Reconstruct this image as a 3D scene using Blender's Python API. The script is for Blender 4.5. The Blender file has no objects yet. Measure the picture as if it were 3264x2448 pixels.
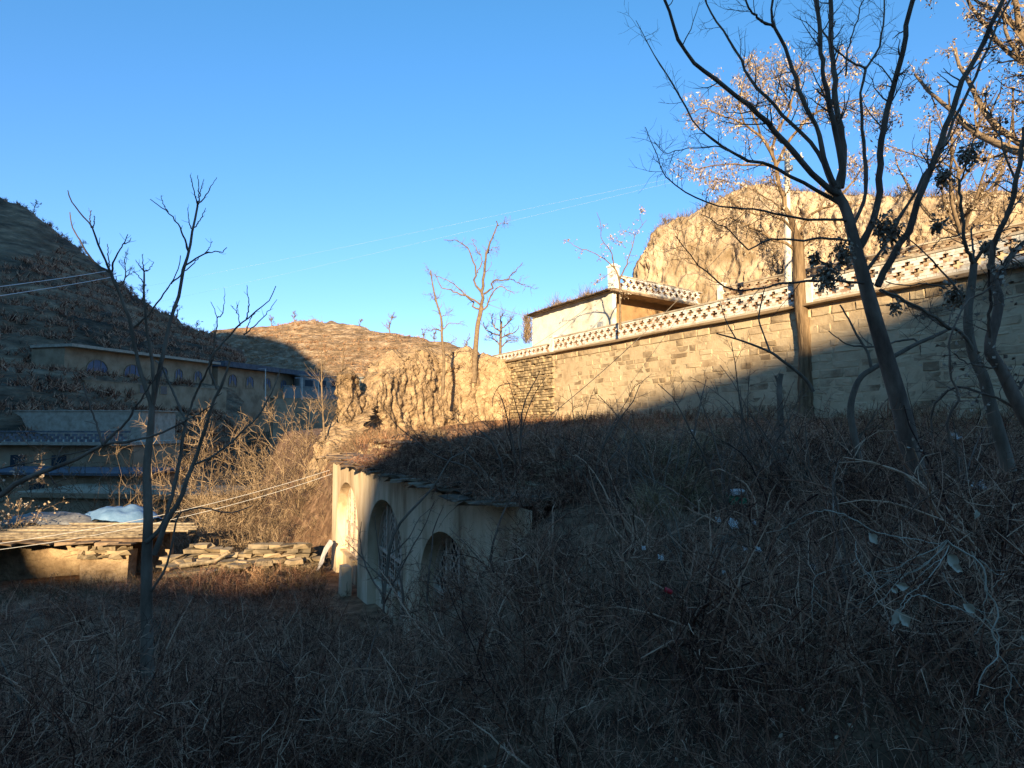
import bpy, math
import numpy as np
from mathutils import Vector, Matrix
rad = math.radians
SC = bpy.context.scene
COL = SC.collection
# ------------------------------------------------------------------ camera
F = 640.0; PITCH = rad(3.4)
cam_d = bpy.data.cameras.new('camera'); cam = bpy.data.objects.new('camera', cam_d); COL.objects.link(cam)
cam_d.sensor_width = 36; cam_d.lens = 36*F/1024; cam_d.clip_start = .05; cam_d.clip_end = 6000
cam.rotation_euler = (math.pi/2+PITCH, 0, 0)
SC.camera = cam
# ------------------------------------------------------------------ world, sun, exposure
SUN_EL = rad(14.0); SUN_H = np.array([-.05, -.99875])      # horizontal direction towards the sun
W_ = bpy.data.worlds.new('World'); SC.world = W_; W_.use_nodes = True
nt = W_.node_tree; bg = nt.nodes['Background']
sky = nt.nodes.new('ShaderNodeTexSky'); sky.sky_type = 'NISHITA'; sky.sun_disc = False
sky.sun_elevation = SUN_EL; sky.sun_rotation = math.atan2(SUN_H[0], SUN_H[1])
sky.altitude = 900; sky.air_density = 1.0; sky.dust_density = .25; sky.ozone_density = 2.2
mul = nt.nodes.new('ShaderNodeMix'); mul.data_type = 'RGBA'; mul.blend_type = 'MULTIPLY'; mul.inputs['Factor'].default_value = 1
tcw = nt.nodes.new('ShaderNodeTexCoord'); spx = nt.nodes.new('ShaderNodeSeparateXYZ'); nt.links.new(tcw.outputs['Generated'], spx.inputs[0])
crw = nt.nodes.new('ShaderNodeValToRGB'); nt.links.new(spx.outputs[2], crw.inputs[0])      # the deep clear blue of the day, paler low down
crw.color_ramp.elements[0].position = 0; crw.color_ramp.elements[0].color = (.50, .545, .80, 1)
crw.color_ramp.elements[1].position = .55; crw.color_ramp.elements[1].color = (.43, .82, .99, 1)
nt.links.new(sky.outputs[0], mul.inputs['A']); nt.links.new(crw.outputs[0], mul.inputs['B'])
nt.links.new(mul.outputs['Result'], bg.inputs[0]); bg.inputs[1].default_value = .12
sun_d = bpy.data.lights.new('sun', 'SUN'); sun_d.energy = 5.0; sun_d.angle = rad(.5); sun_d.color = (1, .79, .49)
sun = bpy.data.objects.new('sun', sun_d); COL.objects.link(sun)
sv = Vector((SUN_H[0]*math.cos(SUN_EL), SUN_H[1]*math.cos(SUN_EL), math.sin(SUN_EL)))
sun.rotation_euler = sv.to_track_quat('Z', 'Y').to_euler()
vs = SC.view_settings; vs.view_transform = 'Standard'; vs.look = 'None'; vs.gamma = 1; vs.exposure = 1.36
vs.use_curve_mapping = False
SC.render.engine = 'CYCLES'
SC.cycles.max_bounces = 5; SC.cycles.diffuse_bounces = 3; SC.cycles.use_denoising = True
# ------------------------------------------------------------------ helpers
def P(px, py, D):
    """the point of the world at depth Y = D seen at pixel (px, py) of the 1024 x 768 picture"""
    cx = (px-512)/F; cy = (384-py)/F
    y = math.cos(PITCH)-cy*math.sin(PITCH); z = math.sin(PITCH)+cy*math.cos(PITCH)
    return np.array([cx*D/y, D, z*D/y])
def norm(v): return v/np.maximum(np.linalg.norm(v, axis=-1, keepdims=True), 1e-9)
_rp = np.random.default_rng(7); _T = _rp.random(4096)
def vnoise(p):
    i = np.floor(p).astype(np.int64); f = p-i; f = f*f*(3-2*f); r = 0
    for dx in (0, 1):
        for dy in (0, 1):
            for dz in (0, 1):
                h = ((i[..., 0]+dx)*73856093 ^ (i[..., 1]+dy)*19349663 ^ (i[..., 2]+dz)*83492791) & 4095
                w = (f[..., 0] if dx else 1-f[..., 0])*(f[..., 1] if dy else 1-f[..., 1])*(f[..., 2] if dz else 1-f[..., 2])
                r = r+w*_T[h]
    return r
def fbm(p, o=4):
    r = 0; a = .5; p = np.asarray(p, float)
    for k in range(o): r = r+a*(vnoise(p+k*17.3)-.5); p = p*2.03; a *= .5
    return r
def sstep(a, b, x):
    t = np.clip((x-a)/(b-a), 0, 1); return t*t*(3-2*t)
def tag(o, label=None, cat=None, group=None, kind=None):
    for k, v in (('label', label), ('category', cat), ('group', group), ('kind', kind)):
        if v: o[k] = v
    return o
def root_loc(o):
    l = np.zeros(3)
    while o is not None: l = l+np.array(o.location); o = o.parent
    return l
def mesh_data(name, V, Fc, mats=None, smooth=False, midx=None):
    m = bpy.data.meshes.new(name)
    V = np.asarray(V, np.float32); Fs = [np.asarray(f, np.int32) for f in (Fc if isinstance(Fc, list) and isinstance(Fc[0], np.ndarray) and Fc[0].ndim == 2 else [Fc]) if len(f)]
    m.vertices.add(len(V)); m.vertices.foreach_set('co', V.ravel())
    nl = sum(f.size for f in Fs); npoly = sum(len(f) for f in Fs)
    m.loops.add(nl); m.loops.foreach_set('vertex_index', np.concatenate([f.ravel() for f in Fs]))
    tot = np.concatenate([np.full(len(f), f.shape[1], np.int32) for f in Fs])
    st = np.concatenate([[0], np.cumsum(tot)[:-1]]).astype(np.int32)
    m.polygons.add(npoly); m.polygons.foreach_set('loop_start', st); m.polygons.foreach_set('loop_total', tot)
    m.polygons.foreach_set('use_smooth', np.full(npoly, smooth, bool))
    if mats:
        for x in (mats if isinstance(mats, (list, tuple)) else [mats]): m.materials.append(x)
    if midx is not None: m.polygons.foreach_set('material_index', np.asarray(midx, np.int32))
    m.update(calc_edges=True)
    return m
def add(name, V, Fc, mat, parent=None, smooth=False, loc=None, **kw):
    V = np.asarray(V, float)
    base = root_loc(parent) if parent is not None else np.zeros(3)
    if loc is not None: o_loc = np.asarray(loc, float)-base
    else: o_loc = np.zeros(3)
    m = mesh_data(name, V-(base+o_loc), Fc, mat, smooth)
    o = bpy.data.objects.new(name, m); COL.objects.link(o); o.parent = parent; o.location = o_loc
    return tag(o, **kw)
def thing(name, loc, label, cat, group=None):
    o = bpy.data.objects.new(name, None); COL.objects.link(o); o.location = tuple(float(a) for a in loc); o.empty_display_size = .3
    return tag(o, label, cat, group)
class MB:
    def __init__(s): s.V = []; s.F = []; s.T = []; s.n = 0
    def quads(s, V, Fq):
        if len(V) == 0: return
        s.V.append(np.asarray(V, float)); s.F.append(np.asarray(Fq, int)+s.n); s.n += len(V)
    def box(s, c, ax, ay, az):
        c = np.asarray(c, float); ax, ay, az = (np.asarray(a, float) for a in (ax, ay, az))
        V = [c+i*ax+j*ay+k*az for k in (-.5, .5) for j in (-.5, .5) for i in (-.5, .5)]
        s.quads(V, [[0, 2, 3, 1], [4, 5, 7, 6], [0, 1, 5, 4], [2, 6, 7, 3], [0, 4, 6, 2], [1, 3, 7, 5]])
    def rbox(s, c, ax, ay, az, j, rng):
        """a box whose corners are knocked about by j"""
        n0 = len(s.V); s.box(c, ax, ay, az); s.V[n0] = s.V[n0]+rng.normal(0, j, (8, 3))
    def tube(s, pts, r, k=8, cap=True):
        V, Fq = tubes(np.asarray(pts, float)[None], np.broadcast_to(np.asarray(r, float), (len(pts),))[None], k)
        s.quads(V, Fq)
    def build(s, name, mat, parent=None, smooth=False, **kw):
        return add(name, np.concatenate(s.V), np.concatenate(s.F), mat, parent, smooth, **kw)
def tubes(Pt, R, k=3):
    """Pt (N,n,3) polylines, R (N,n) radii -> verts, quads"""
    N, n = Pt.shape[:2]
    T = np.empty_like(Pt); T[:, 1:-1] = Pt[:, 2:]-Pt[:, :-2]; T[:, 0] = Pt[:, 1]-Pt[:, 0]; T[:, -1] = Pt[:, -1]-Pt[:, -2]
    T = norm(T)
    m = np.abs(norm((Pt[:, -1]-Pt[:, 0]))[:, 2]) > .8
    ref = np.where(m[:, None], np.array([1., .13, 0]), np.array([.05, .1, 1.]))
    ref = ref[:, None, :]
    u = norm(np.cross(T, np.broadcast_to(ref, T.shape))); v = np.cross(T, u)
    a = np.arange(k)*2*np.pi/k
    V = Pt[:, :, None]+R[:, :, None, None]*(np.cos(a)[:, None]*u[:, :, None]+np.sin(a)[:, None]*v[:, :, None])
    idx = np.arange(N*n*k).reshape(N, n, k); nx = np.roll(idx, -1, 2)
    Fq = np.stack([idx[:, :-1], nx[:, :-1], nx[:, 1:], idx[:, 1:]], -1).reshape(-1, 4)
    return V.reshape(-1, 3), Fq
def grow(Pt, R, per, L, ang, rng, n=5, up=0., curl=.12, rf=.5, t0=.15, t1=1., tip=.35, rmin=.0015, lt=.5, down=0.):
    """children of the branches Pt: per of them on each, L=(min,max) long, leaving at ang=(min,max) degrees"""
    N, m = Pt.shape[:2]
    i = np.repeat(np.arange(N), per); M = len(i)
    t = rng.uniform(t0, t1, M); x = t*(m-1); a = np.minimum(x.astype(int), m-2); f = (x-a)[:, None]
    p = Pt[i, a]*(1-f)+Pt[i, a+1]*f; T = norm(Pt[i, a+1]-Pt[i, a]); r = R[i, a]*(1-f[:, 0])+R[i, a+1]*f[:, 0]
    q = norm(np.cross(T, norm(rng.normal(size=(M, 3))))); th = np.radians(rng.uniform(*ang, M))[:, None]
    d = norm(T*np.cos(th)+q*np.sin(th)); ln = rng.uniform(*L, M)*(1-lt*t); st = (ln/(n-1))[:, None]
    out = [p]; 
    for k in range(n-1):
        d = norm(d+rng.normal(0, curl, (M, 3))+np.array([0, 0, up])-np.array([0, 0, down])*k/(n-1)); p = p+d*st; out.append(p)
    Q = np.stack(out, 1); r0 = np.maximum(r*rf, rmin)
    return Q, r0[:, None]*np.linspace(1, tip, n)[None]
def leafquads(C, size, rng, asp=.5, hang=0.):
    """little curled quads (2 faces each) at C"""
    N = len(C); a = norm(rng.normal(size=(N, 3))+np.array([0, 0, -hang])); b = norm(np.cross(a, rng.normal(size=(N, 3)))); c = np.cross(a, b)
    s = (size*rng.uniform(.6, 1.3, N))[:, None]
    a = a*s; b = b*s*asp; c = c*s*.18
    V = np.stack([C-b*.2, C+a*.5+b+c, C+a, C+a*.5-b+c], 1).reshape(-1, 3)
    return V, np.arange(N*4).reshape(N, 4)
def smooth_line(pts, n, rng=None, j=0.):
    pts = np.asarray(pts, float); m = len(pts)
    seg = np.concatenate([[0], np.cumsum(np.linalg.norm(np.diff(pts, axis=0), axis=1))]); u = np.linspace(0, seg[-1], n)
    ex = np.vstack([2*pts[0]-pts[1], pts, 2*pts[-1]-pts[-2]]); out = []
    for x in u:
        k = min(np.searchsorted(seg, x, 'right')-1, m-2); t = (x-seg[k])/max(seg[k+1]-seg[k], 1e-9)
        p0, p1, p2, p3 = ex[k:k+4]
        out.append(.5*((2*p1)+(-p0+p2)*t+(2*p0-5*p1+4*p2-p3)*t*t+(-p0+3*p1-3*p2+p3)*t**3))
    out = np.array(out)
    if rng is not None and j: out[1:] += rng.normal(0, j, (n-1, out.shape[1]))
    return out
# ------------------------------------------------------------------ materials
def mat(name, stops, scale=3., rough=.9, bump=.3, bscale=None, detail=6, stretch=None, island=0., obrand=0., dist=.05, extra=None, tint2=None):
    """procedural: noise -> colour ramp, random tint per piece, bump"""
    m = bpy.data.materials.new(name); m.use_nodes = True; t = m.node_tree; N = t.nodes; L = t.links
    b = N['Principled BSDF']; b.inputs['Roughness'].default_value = rough; b.inputs['Specular IOR Level'].default_value = .25
    g = N.new('ShaderNodeNewGeometry'); tc = N.new('ShaderNodeTexCoord')
    mp = N.new('ShaderNodeMapping'); L.new(g.outputs['Position'], mp.inputs[0])
    if stretch: mp.inputs['Scale'].default_value = stretch
    n1 = N.new('ShaderNodeTexNoise'); n1.inputs['Scale'].default_value = scale; n1.inputs['Detail'].default_value = detail
    n1.inputs['Roughness'].default_value = .62; L.new(mp.outputs[0], n1.inputs[0])
    fac = n1.outputs[0]
    if tint2:
        n3 = N.new('ShaderNodeTexNoise'); n3.inputs['Scale'].default_value = tint2[0]; n3.inputs['Detail'].default_value = 4
        L.new(mp.outputs[0], n3.inputs[0])
        mx = N.new('ShaderNodeMath'); mx.operation = 'MULTIPLY_ADD'; L.new(n3.outputs[0], mx.inputs[0]); mx.inputs[1].default_value = tint2[1]
        sb = N.new('ShaderNodeMath'); sb.operation = 'SUBTRACT'; L.new(fac, sb.inputs[0]); sb.inputs[1].default_value = tint2[1]*.5
        L.new(sb.outputs[0], mx.inputs[2]); fac = mx.outputs[0]
    if island or obrand:
        if island: rnd = g.outputs['Random Per Island']
        else:
            oi = N.new('ShaderNodeObjectInfo'); rnd = oi.outputs['Random']
        w = island or obrand
        a = N.new('ShaderNodeMath'); a.operation = 'MULTIPLY_ADD'; L.new(rnd, a.inputs[0]); a.inputs[1].default_value = w
        s = N.new('ShaderNodeMath'); s.operation = 'SUBTRACT'; L.new(fac, s.inputs[0]); s.inputs[1].default_value = w*.5
        L.new(s.outputs[0], a.inputs[2]); fac = a.outputs[0]
    r = N.new('ShaderNodeValToRGB'); L.new(fac, r.inputs[0])
    els = r.color_ramp.elements
    k = len(stops)
    for i, c in enumerate(stops):
        pos = .28+.46*i/max(k-1, 1)
        if len(c) == 2: pos, c = c
        if i < 2: e = els[i]; e.position = pos
        else: e = els.new(pos)
        e.color = (*c, 1)
    L.new(r.outputs[0], b.inputs['Base Color'])
    if bump:
        n2 = N.new('ShaderNodeTexNoise'); n2.inputs['Scale'].default_value = bscale or scale*4; n2.inputs['Detail'].default_value = 8
        L.new(mp.outputs[0], n2.inputs[0]); bp = N.new('ShaderNodeBump'); bp.inputs['Strength'].default_value = bump; bp.inputs['Distance'].default_value = dist
        L.new(n2.outputs[0], bp.inputs['Height']); L.new(bp.outputs[0], b.inputs['Normal'])
    if extra: extra(t, b, r)
    return m
M = {}
M['earth'] = mat('loess_earth', [(.15, .095, .05), (.34, .23, .13), (.50, .36, .21)], 1.6, detail=12, bump=1, bscale=5, dist=.22, tint2=(.12, .5))
M['bluff'] = mat('loess_bluff', [(.20, .14, .08), (.42, .31, .20), (.56, .43, .29)], .5, bump=1, bscale=2.2, dist=.4, stretch=(1, 1, .6), tint2=(.09, .6))
M['ground'] = mat('leaf_mould', [(.055, .026, .013), (.17, .095, .05), (.36, .22, .125)], 2.2, bump=.8, bscale=14, dist=.05, tint2=(.35, .4))
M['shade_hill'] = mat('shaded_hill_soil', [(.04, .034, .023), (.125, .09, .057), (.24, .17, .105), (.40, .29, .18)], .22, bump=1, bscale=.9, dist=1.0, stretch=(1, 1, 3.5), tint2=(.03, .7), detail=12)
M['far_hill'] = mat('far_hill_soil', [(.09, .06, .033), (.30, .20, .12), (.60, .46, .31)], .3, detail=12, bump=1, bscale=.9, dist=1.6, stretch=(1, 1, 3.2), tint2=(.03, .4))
M['mortar'] = mat('wall_mortar', [(.33, .23, .135), (.53, .40, .245), (.60, .47, .30)], .8, bump=.6, bscale=9, dist=.03, tint2=(.25, .4))
M['stone'] = mat('wall_stone', [(.24, .17, .10), (.47, .35, .215), (.55, .42, .26), (.58, .45, .28)], .9, bump=.6, bscale=12, dist=.02, obrand=.26, tint2=(.3, .3))
M['stone_i'] = mat('wall_stone_small', [(.24, .17, .10), (.48, .36, .22), (.56, .43, .27)], .9, bump=.6, bscale=12, dist=.02, island=.34, tint2=(.3, .3))
M['rubble'] = mat('rubble_stone', [(.13, .10, .065), (.28, .21, .13), (.38, .28, .17)], 2.2, bump=.7, bscale=14, dist=.03, obrand=.4)
M['rubble_i'] = mat('rubble_small', [(.15, .11, .065), (.32, .24, .14), (.44, .33, .19)], 2.2, bump=.7, bscale=14, dist=.03, island=.4)
M['white_brick'] = mat('white_painted_brick', [(.38, .24, .16), (.66, .60, .50), (.78, .74, .66), (.80, .76, .69)], 3.5, bump=.3, bscale=30, dist=.01, obrand=.25)
M['white_brick_i'] = mat('white_painted_brick_small', [(.38, .24, .16), (.66, .60, .50), (.78, .74, .66), (.80, .76, .69)], 3.5, bump=.3, bscale=30, dist=.01, island=.25)
M['old_brick_i'] = mat('bare_brick_small', [(.18, .11, .07), (.34, .25, .16), (.52, .42, .30)], 3, bump=.3, bscale=30, dist=.01, island=.4)
M['bare_brick'] = mat('bare_brick_sides', [(.12, .07, .04), (.22, .13, .08), (.30, .19, .12)], 3, bump=.3, bscale=30, dist=.01)
M['dark_brick_i'] = mat('grey_brick_small', [(.09, .09, .10), (.16, .16, .17), (.2, .2, .21)], 3, bump=.2, bscale=30, dist=.01, island=.3)
M['coping'] = mat('cement_coping', [(.28, .22, .15), (.46, .38, .28), (.56, .48, .37)], 1.6, bump=.4, bscale=20, dist=.02, obrand=.2)
M['ledge'] = mat('ledge_cement', [(.20, .13, .07), (.30, .21, .12)], 1.6, bump=.4, bscale=20, dist=.02)
M['plaster'] = mat('cream_plaster', [(.20, .12, .065), (.46, .33, .20), (.66, .51, .335), (.72, .58, .40)], 1.3, detail=10, bump=.5, bscale=9, dist=.03, stretch=(1, 1, .3), tint2=(.25, .7))
M['whitewash'] = mat('whitewashed_plaster', [(.42, .36, .27), (.66, .61, .51), (.78, .74, .64), (.8, .77, .69)], .7, bump=.25, bscale=8, dist=.02, tint2=(.25, .5))
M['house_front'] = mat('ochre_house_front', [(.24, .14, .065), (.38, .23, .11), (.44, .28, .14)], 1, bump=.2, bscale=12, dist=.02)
M['concrete'] = mat('pale_concrete', [(.25, .20, .145), (.38, .32, .24), (.48, .41, .32)], 2, bump=.25, bscale=18, dist=.01)
M['slab'] = mat('roof_slab_stone', [(.07, .045, .028), (.16, .105, .065), (.30, .21, .13)], 2, bump=.7, bscale=14, dist=.02, obrand=.35)
M['beam'] = mat('grey_weathered_timber', [(.09, .065, .045), (.22, .17, .11), (.36, .285, .19)], 6, bump=.5, bscale=22, dist=.01, obrand=.3)
M['lattice'] = mat('faded_lattice_wood', [(.38, .25, .17), (.55, .43, .32), (.66, .56, .44)], 3, bump=.2, bscale=30, dist=.005)
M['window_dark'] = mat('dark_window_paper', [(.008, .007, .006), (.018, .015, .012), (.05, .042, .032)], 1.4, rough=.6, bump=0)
M['bark'] = mat('grey_bark', [(.08, .055, .037), (.18, .13, .09), (.30, .225, .16)], 5, bump=.8, bscale=26, dist=.012, stretch=(1, 1, .35))
M['bark_dark'] = mat('dark_bark', [(.07, .042, .029), (.17, .112, .078), (.29, .20, .14)], 5, bump=.8, bscale=26, dist=.012, stretch=(1, 1, .35), island=.2)
M['bark_fur'] = mat('furrowed_bark', [(.055, .035, .018), (.17, .11, .06), (.36, .25, .14)], 3.4, bump=1, bscale=8, dist=.06, stretch=(2.2, 2.2, .22))
M['bark_warm'] = mat('warm_bark', [(.09, .06, .035), (.18, .125, .075), (.26, .185, .115)], 5, bump=.6, bscale=20, dist=.01, island=.25)
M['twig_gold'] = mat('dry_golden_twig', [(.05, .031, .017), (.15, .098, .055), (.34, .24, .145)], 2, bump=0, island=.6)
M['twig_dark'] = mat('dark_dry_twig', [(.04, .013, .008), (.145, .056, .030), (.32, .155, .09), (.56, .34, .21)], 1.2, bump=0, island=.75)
M['twig_brown'] = mat('red_brown_dry_weed', [(.15, .07, .035), (.33, .18, .09), (.50, .32, .18)], .7, bump=0, island=.5)
M['grass'] = mat('dry_straw_grass', [(.16, .10, .05), (.34, .235, .12), (.52, .38, .21)], 2, bump=0, island=.6)
M['vine'] = mat('pale_dry_vine', [(.24, .19, .13), (.44, .36, .26), (.58, .50, .38)], 5, bump=.2, bscale=40, dist=.003, island=.4)
M['leaf'] = mat('dry_leaf', [(.05, .028, .015), (.14, .078, .044), (.28, .18, .105), (.50, .37, .24)], 3, bump=0, island=.75)
M['leaf_dark'] = mat('dead_hanging_leaf', [(.14, .09, .06), (.32, .22, .15), (.50, .38, .27)], 3, bump=0, island=.5)
M['pod'] = mat('dry_seed_pod', [(.18, .12, .075), (.40, .30, .20), (.56, .45, .33)], 3, bump=0, island=.6)
M['pale_leaf'] = mat('pale_broad_leaf', [(.34, .27, .18), (.50, .41, .29), (.60, .51, .38)], 12, bump=.2, bscale=40, dist=.004)
M['pole'] = mat('utility_pole_concrete', [(.46, .41, .33), (.6, .55, .46), (.66, .6, .5)], 3., bump=.15, bscale=30, dist=.005)
M['metal'] = mat('galvanised_metal', [(.25, .26, .27), (.36, .37, .38)], 4, rough=.5, bump=0)
M['wire'] = mat('cable_sheath', [(.16, .13, .10), (.2, .17, .13)], 4, rough=.6, bump=0)
M['wire_pale'] = mat('bare_cable', [(.5, .48, .45), (.6, .58, .55)], 4, rough=.5, bump=0)
M['village_wall'] = mat('village_clay_wall', [(.18, .125, .075), (.32, .235, .145), (.42, .32, .21)], .5, bump=.3, bscale=4, dist=.05)
M['village_roof'] = mat('village_tile_roof', [(.05, .055, .065), (.09, .10, .115), (.12, .13, .15)], 1.5, bump=.5, bscale=6, dist=.05)
M['blue_wall'] = mat('blue_grey_render', [(.15, .155, .145), (.21, .215, .20), (.26, .26, .24)], .8, bump=.1, bscale=6, dist=.02)
M['glass'] = mat('dark_window_glass', [(.02, .03, .04), (.04, .055, .07)], .6, rough=.15, bump=0)
M['window_blue'] = mat('blue_window_panel', [(.06, .08, .13), (.10, .13, .20)], .8, rough=.4, bump=0)
M['tarp'] = mat('pale_blue_sheet', [(.08, .15, .25), (.13, .22, .34), (.19, .29, .41)], 2.5, rough=.5, bump=.4, bscale=6, dist=.05)
M['grey_sheet'] = mat('grey_plastic_sheet', [(.08, .08, .08), (.17, .16, .15), (.34, .33, .3)], 2, rough=.5, bump=.6, bscale=6, dist=.08)
M['plastic'] = mat('white_plastic_rag', [(.42, .37, .32), (.60, .54, .47), (.7, .64, .56)], 6, rough=.5, bump=.4, bscale=30, dist=.02)
M['green_box'] = mat('green_carton', [(.02, .17, .08), (.03, .24, .11)], 8, rough=.6, bump=0)
M['red_can'] = mat('red_drink_can', [(.45, .02, .03), (.6, .04, .05)], 8, rough=.35, bump=0)
M['haze_hill'] = M['far_hill']
# ------------------------------------------------------------------ key geometry of the place
def Wp(t, d=0., z=0.):          # along the retaining wall, d towards the valley
    return np.stack(np.broadcast_arrays(2.94+.455*np.asarray(t, float)-.89*np.asarray(d, float), 47-.8905*np.asarray(t, float)-.455*np.asarray(d, float), np.asarray(z, float)), -1)
WT = np.array([.455, -.8905, 0]); WN = np.array([-.8905, -.455, 0])
def Kp(s, d=0., z=0.):          # along the cave house facade, d into the hill
    return np.stack(np.broadcast_arrays(-7.5+.43*np.asarray(s, float)+.903*np.asarray(d, float), 27-.903*np.asarray(s, float)+.43*np.asarray(d, float), np.asarray(z, float)), -1)
KT = np.array([.43, -.903, 0]); KN = np.array([.903, .43, 0])
KL = 16.3; KROOF = -1.45
def gz(x, y):
    x = np.asarray(x, float); y = np.asarray(y, float)
    q = (x-2.94)*-.8905+(y-47)*-.455
    s = (x+7.5)*.43+(y-27)*-.903; d = (x+7.5)*.903+(y-27)*.43
    zup = .15-np.interp(s, [14, 23], [1.2, 1.8])*sstep(-1, 16, q)
    zlow = np.interp(s, [-40, -14, -4, 0, 10, 15, 18.5, 23, 27.5, 34], [-8, -7.2, -6.4, -6.0, -5.9, -5.2, -3.7, -2.6, -1.75, -1.5])
    zlow = zlow-.08*np.clip(-d-4, 0, 22)*np.interp(s, [5, 20, 28], [.35, 1, .5])
    out = np.clip(np.maximum(-.3-s, (s-KL+.5)*2.6), 0, 8)          # metres beyond either end of the facade
    w = .35+.75*out
    c_ = 1.0-.45*np.clip((s-KL-.2)*2.0, 0, 4)
    k = sstep(c_-.55*w, c_+.35*w, d)
    k = np.where(out <= 0, sstep(.85, 1.25, d), k)
    z = zlow*(1-k)+zup*k
    z = np.where((out <= 0) & (d > .85), np.minimum(zup, KROOF+.08+.5*np.clip(d-.5, 0, 3)), z)
    z = z+.35*fbm(np.stack([x*.5, y*.5, 0*x], -1), 4)
    return z
# ------------------------------------------------------------------ terrain
def grid_mesh(name, X, Y, Z, m, **kw):
    nu, nv = X.shape; idx = np.arange(nu*nv).reshape(nu, nv)
    Fq = np.stack([idx[:-1, :-1], idx[1:, :-1], idx[1:, 1:], idx[:-1, 1:]], -1).reshape(-1, 4)
    return add(name, np.stack([X, Y, Z], -1).reshape(-1, 3), Fq, m, None, True, **kw)
gx, gy = np.meshgrid(np.arange(-44, 32, .35), np.arange(-14, 70, .35), indexing='ij')
grid_mesh('ground', gx, gy, gz(gx, gy), M['ground'], kind='structure')
bx, by = np.meshgrid(np.linspace(-1800, 1800, 40), np.linspace(-600, 3000, 40), indexing='ij')
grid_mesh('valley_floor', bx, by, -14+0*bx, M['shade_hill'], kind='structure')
def loft(curves, nu, nv, rng_off, amp, scl, ter=0.):
    C = np.array([smooth_line(c, nu) for c in curves])               # (m,nu,3)
    G = np.array([smooth_line(C[:, i], nv) for i in range(nu)])       # (nu,nv,3)
    n = fbm(G*scl+rng_off, 5)
    G[..., 2] += amp*n*2; G[..., 0] += amp*fbm(G*scl+rng_off+50, 4); G[..., 1] += amp*1.6*fbm(G*scl+rng_off+90, 4)
    if ter:
        zq = (G[..., 2]+9*fbm(G*.015+4, 3))/ter; fr_ = zq-np.floor(zq); G[..., 2] += .7*ter*(sstep(.55, 1, fr_)-fr_)
    return G
def XZ(px, z, Y): return np.array([(px-512)/F*Y*1.0, Y, z])
def hill(name, G, m, **kw): return grid_mesh(name, G[..., 0], G[..., 1], G[..., 2], m, **kw)
cols = [-330, -120, 0, 30, 60, 100, 130, 160, 190, 217, 245]
ry = [60, 152, 203, 214, 243, 272, 299, 317, 333, 345, 365]
rY = [130, 135, 138, 140, 142, 146, 150, 155, 160, 168, 176]
bY = [66, 72, 78, 81, 84, 91, 97, 104, 111, 118, 130]
ridge = [P(a, b, c) for a, b, c in zip(cols, ry, rY)]
base = [XZ(a, 6.4, c) for a, c in zip(cols, bY)]; shelf = [XZ(a, 6.6, c+9) for a, c in zip(cols, bY)]; wallt = [XZ(a, 13.0, c+14.5) for a, c in zip(cols, bY)]
mid = [b*.62+r*.38+np.array([0, 0, 1.5]) for b, r in zip(base, ridge)]
low = [XZ(a-8, -6, c*.8) for a, c in zip(cols, bY)]; low2 = [XZ(a-40, -15, c*.66) for a, c in zip(cols, bY)]
back = [r+np.array([-20, 60, -30.]) for r in ridge]
mid = [w_*.5+r*.5+np.array([0, 0, 1.]) for w_, r in zip(wallt, ridge)]
G = loft([low2, low, base, shelf, wallt, mid, ridge, back], 170, 170, 3.1, 2.2, .05, 2.6)
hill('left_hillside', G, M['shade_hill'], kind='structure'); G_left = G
cols = [60, 150, 217, 250, 285, 320, 370, 430, 470, 500, 540, 640]
ry = [352, 344, 336, 331, 327, 325, 333, 345, 355, 366, 385, 400]
rY = [270, 265, 260, 255, 250, 245, 240, 235, 228, 222, 215, 210]
ridge = [P(a, b, c) for a, b, c in zip(cols, ry, rY)]
base = [XZ(a, -2, 172) for a in cols]; low = [XZ(a, -15, 150) for a in cols]
mid = [b*.5+r*.5+np.array([0, -3, 1.5]) for b, r in zip(base, ridge)]
back = [r+np.array([0, 70, -35.]) for r in ridge]
G = loft([low, base, mid, ridge, back], 220, 220, 8.7, 3.4, .06, 2.8)
hill('far_hill', G, M['far_hill'], kind='structure'); G_far = G
# mountain behind the camera whose shade lies over the valley
Hb = [(-400, 150), (-150, 132), (-118, 125), (-100, 119), (-85, 112), (-76, 104), (-66, 96), (-58, 87), (-50, 81), (-42, 77), (-36, 68), (-29, 52), (-25.5, 42), (-22, 33), (-9.8, 32.5), (-7.2, 33.2), (-5.7, 35.6), (-4.7, 39.5), (-3, 42), (0, 43.0), (3.6, 43.4), (8, 43.1), (11, 42.9), (13.4, 42.9), (15, 43.5), (20, 43.6), (40, 43), (120, 44), (400, 60)]
hb = np.array(Hb); bb = np.unique(np.concatenate([np.linspace(-400, 400, 90), np.linspace(-30, 20, 120)]))
hh = np.interp(bb, hb[:, 0], hb[:, 1])
vv = [(-250, .5), (-190, .85), (-148, .985), (-130, 1.0), (-124, .93), (-100, .55), (-70, .2), (-40, -.05), (-13, -.1)]
dirS = np.array([SUN_H[0], SUN_H[1]]); dirB = np.array([-SUN_H[1], SUN_H[0]])
Gm = np.zeros((len(bb), len(vv), 3))
for j, (yy, k) in enumerate(vv):
    a = -yy
    xy = dirS[None]*a+dirB[None]*bb[:, None]
    Gm[:, j, :2] = xy; Gm[:, j, 2] = hh*k-2*(1-k)
hill('mountain_behind', Gm, M['shade_hill'], kind='structure')
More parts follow.
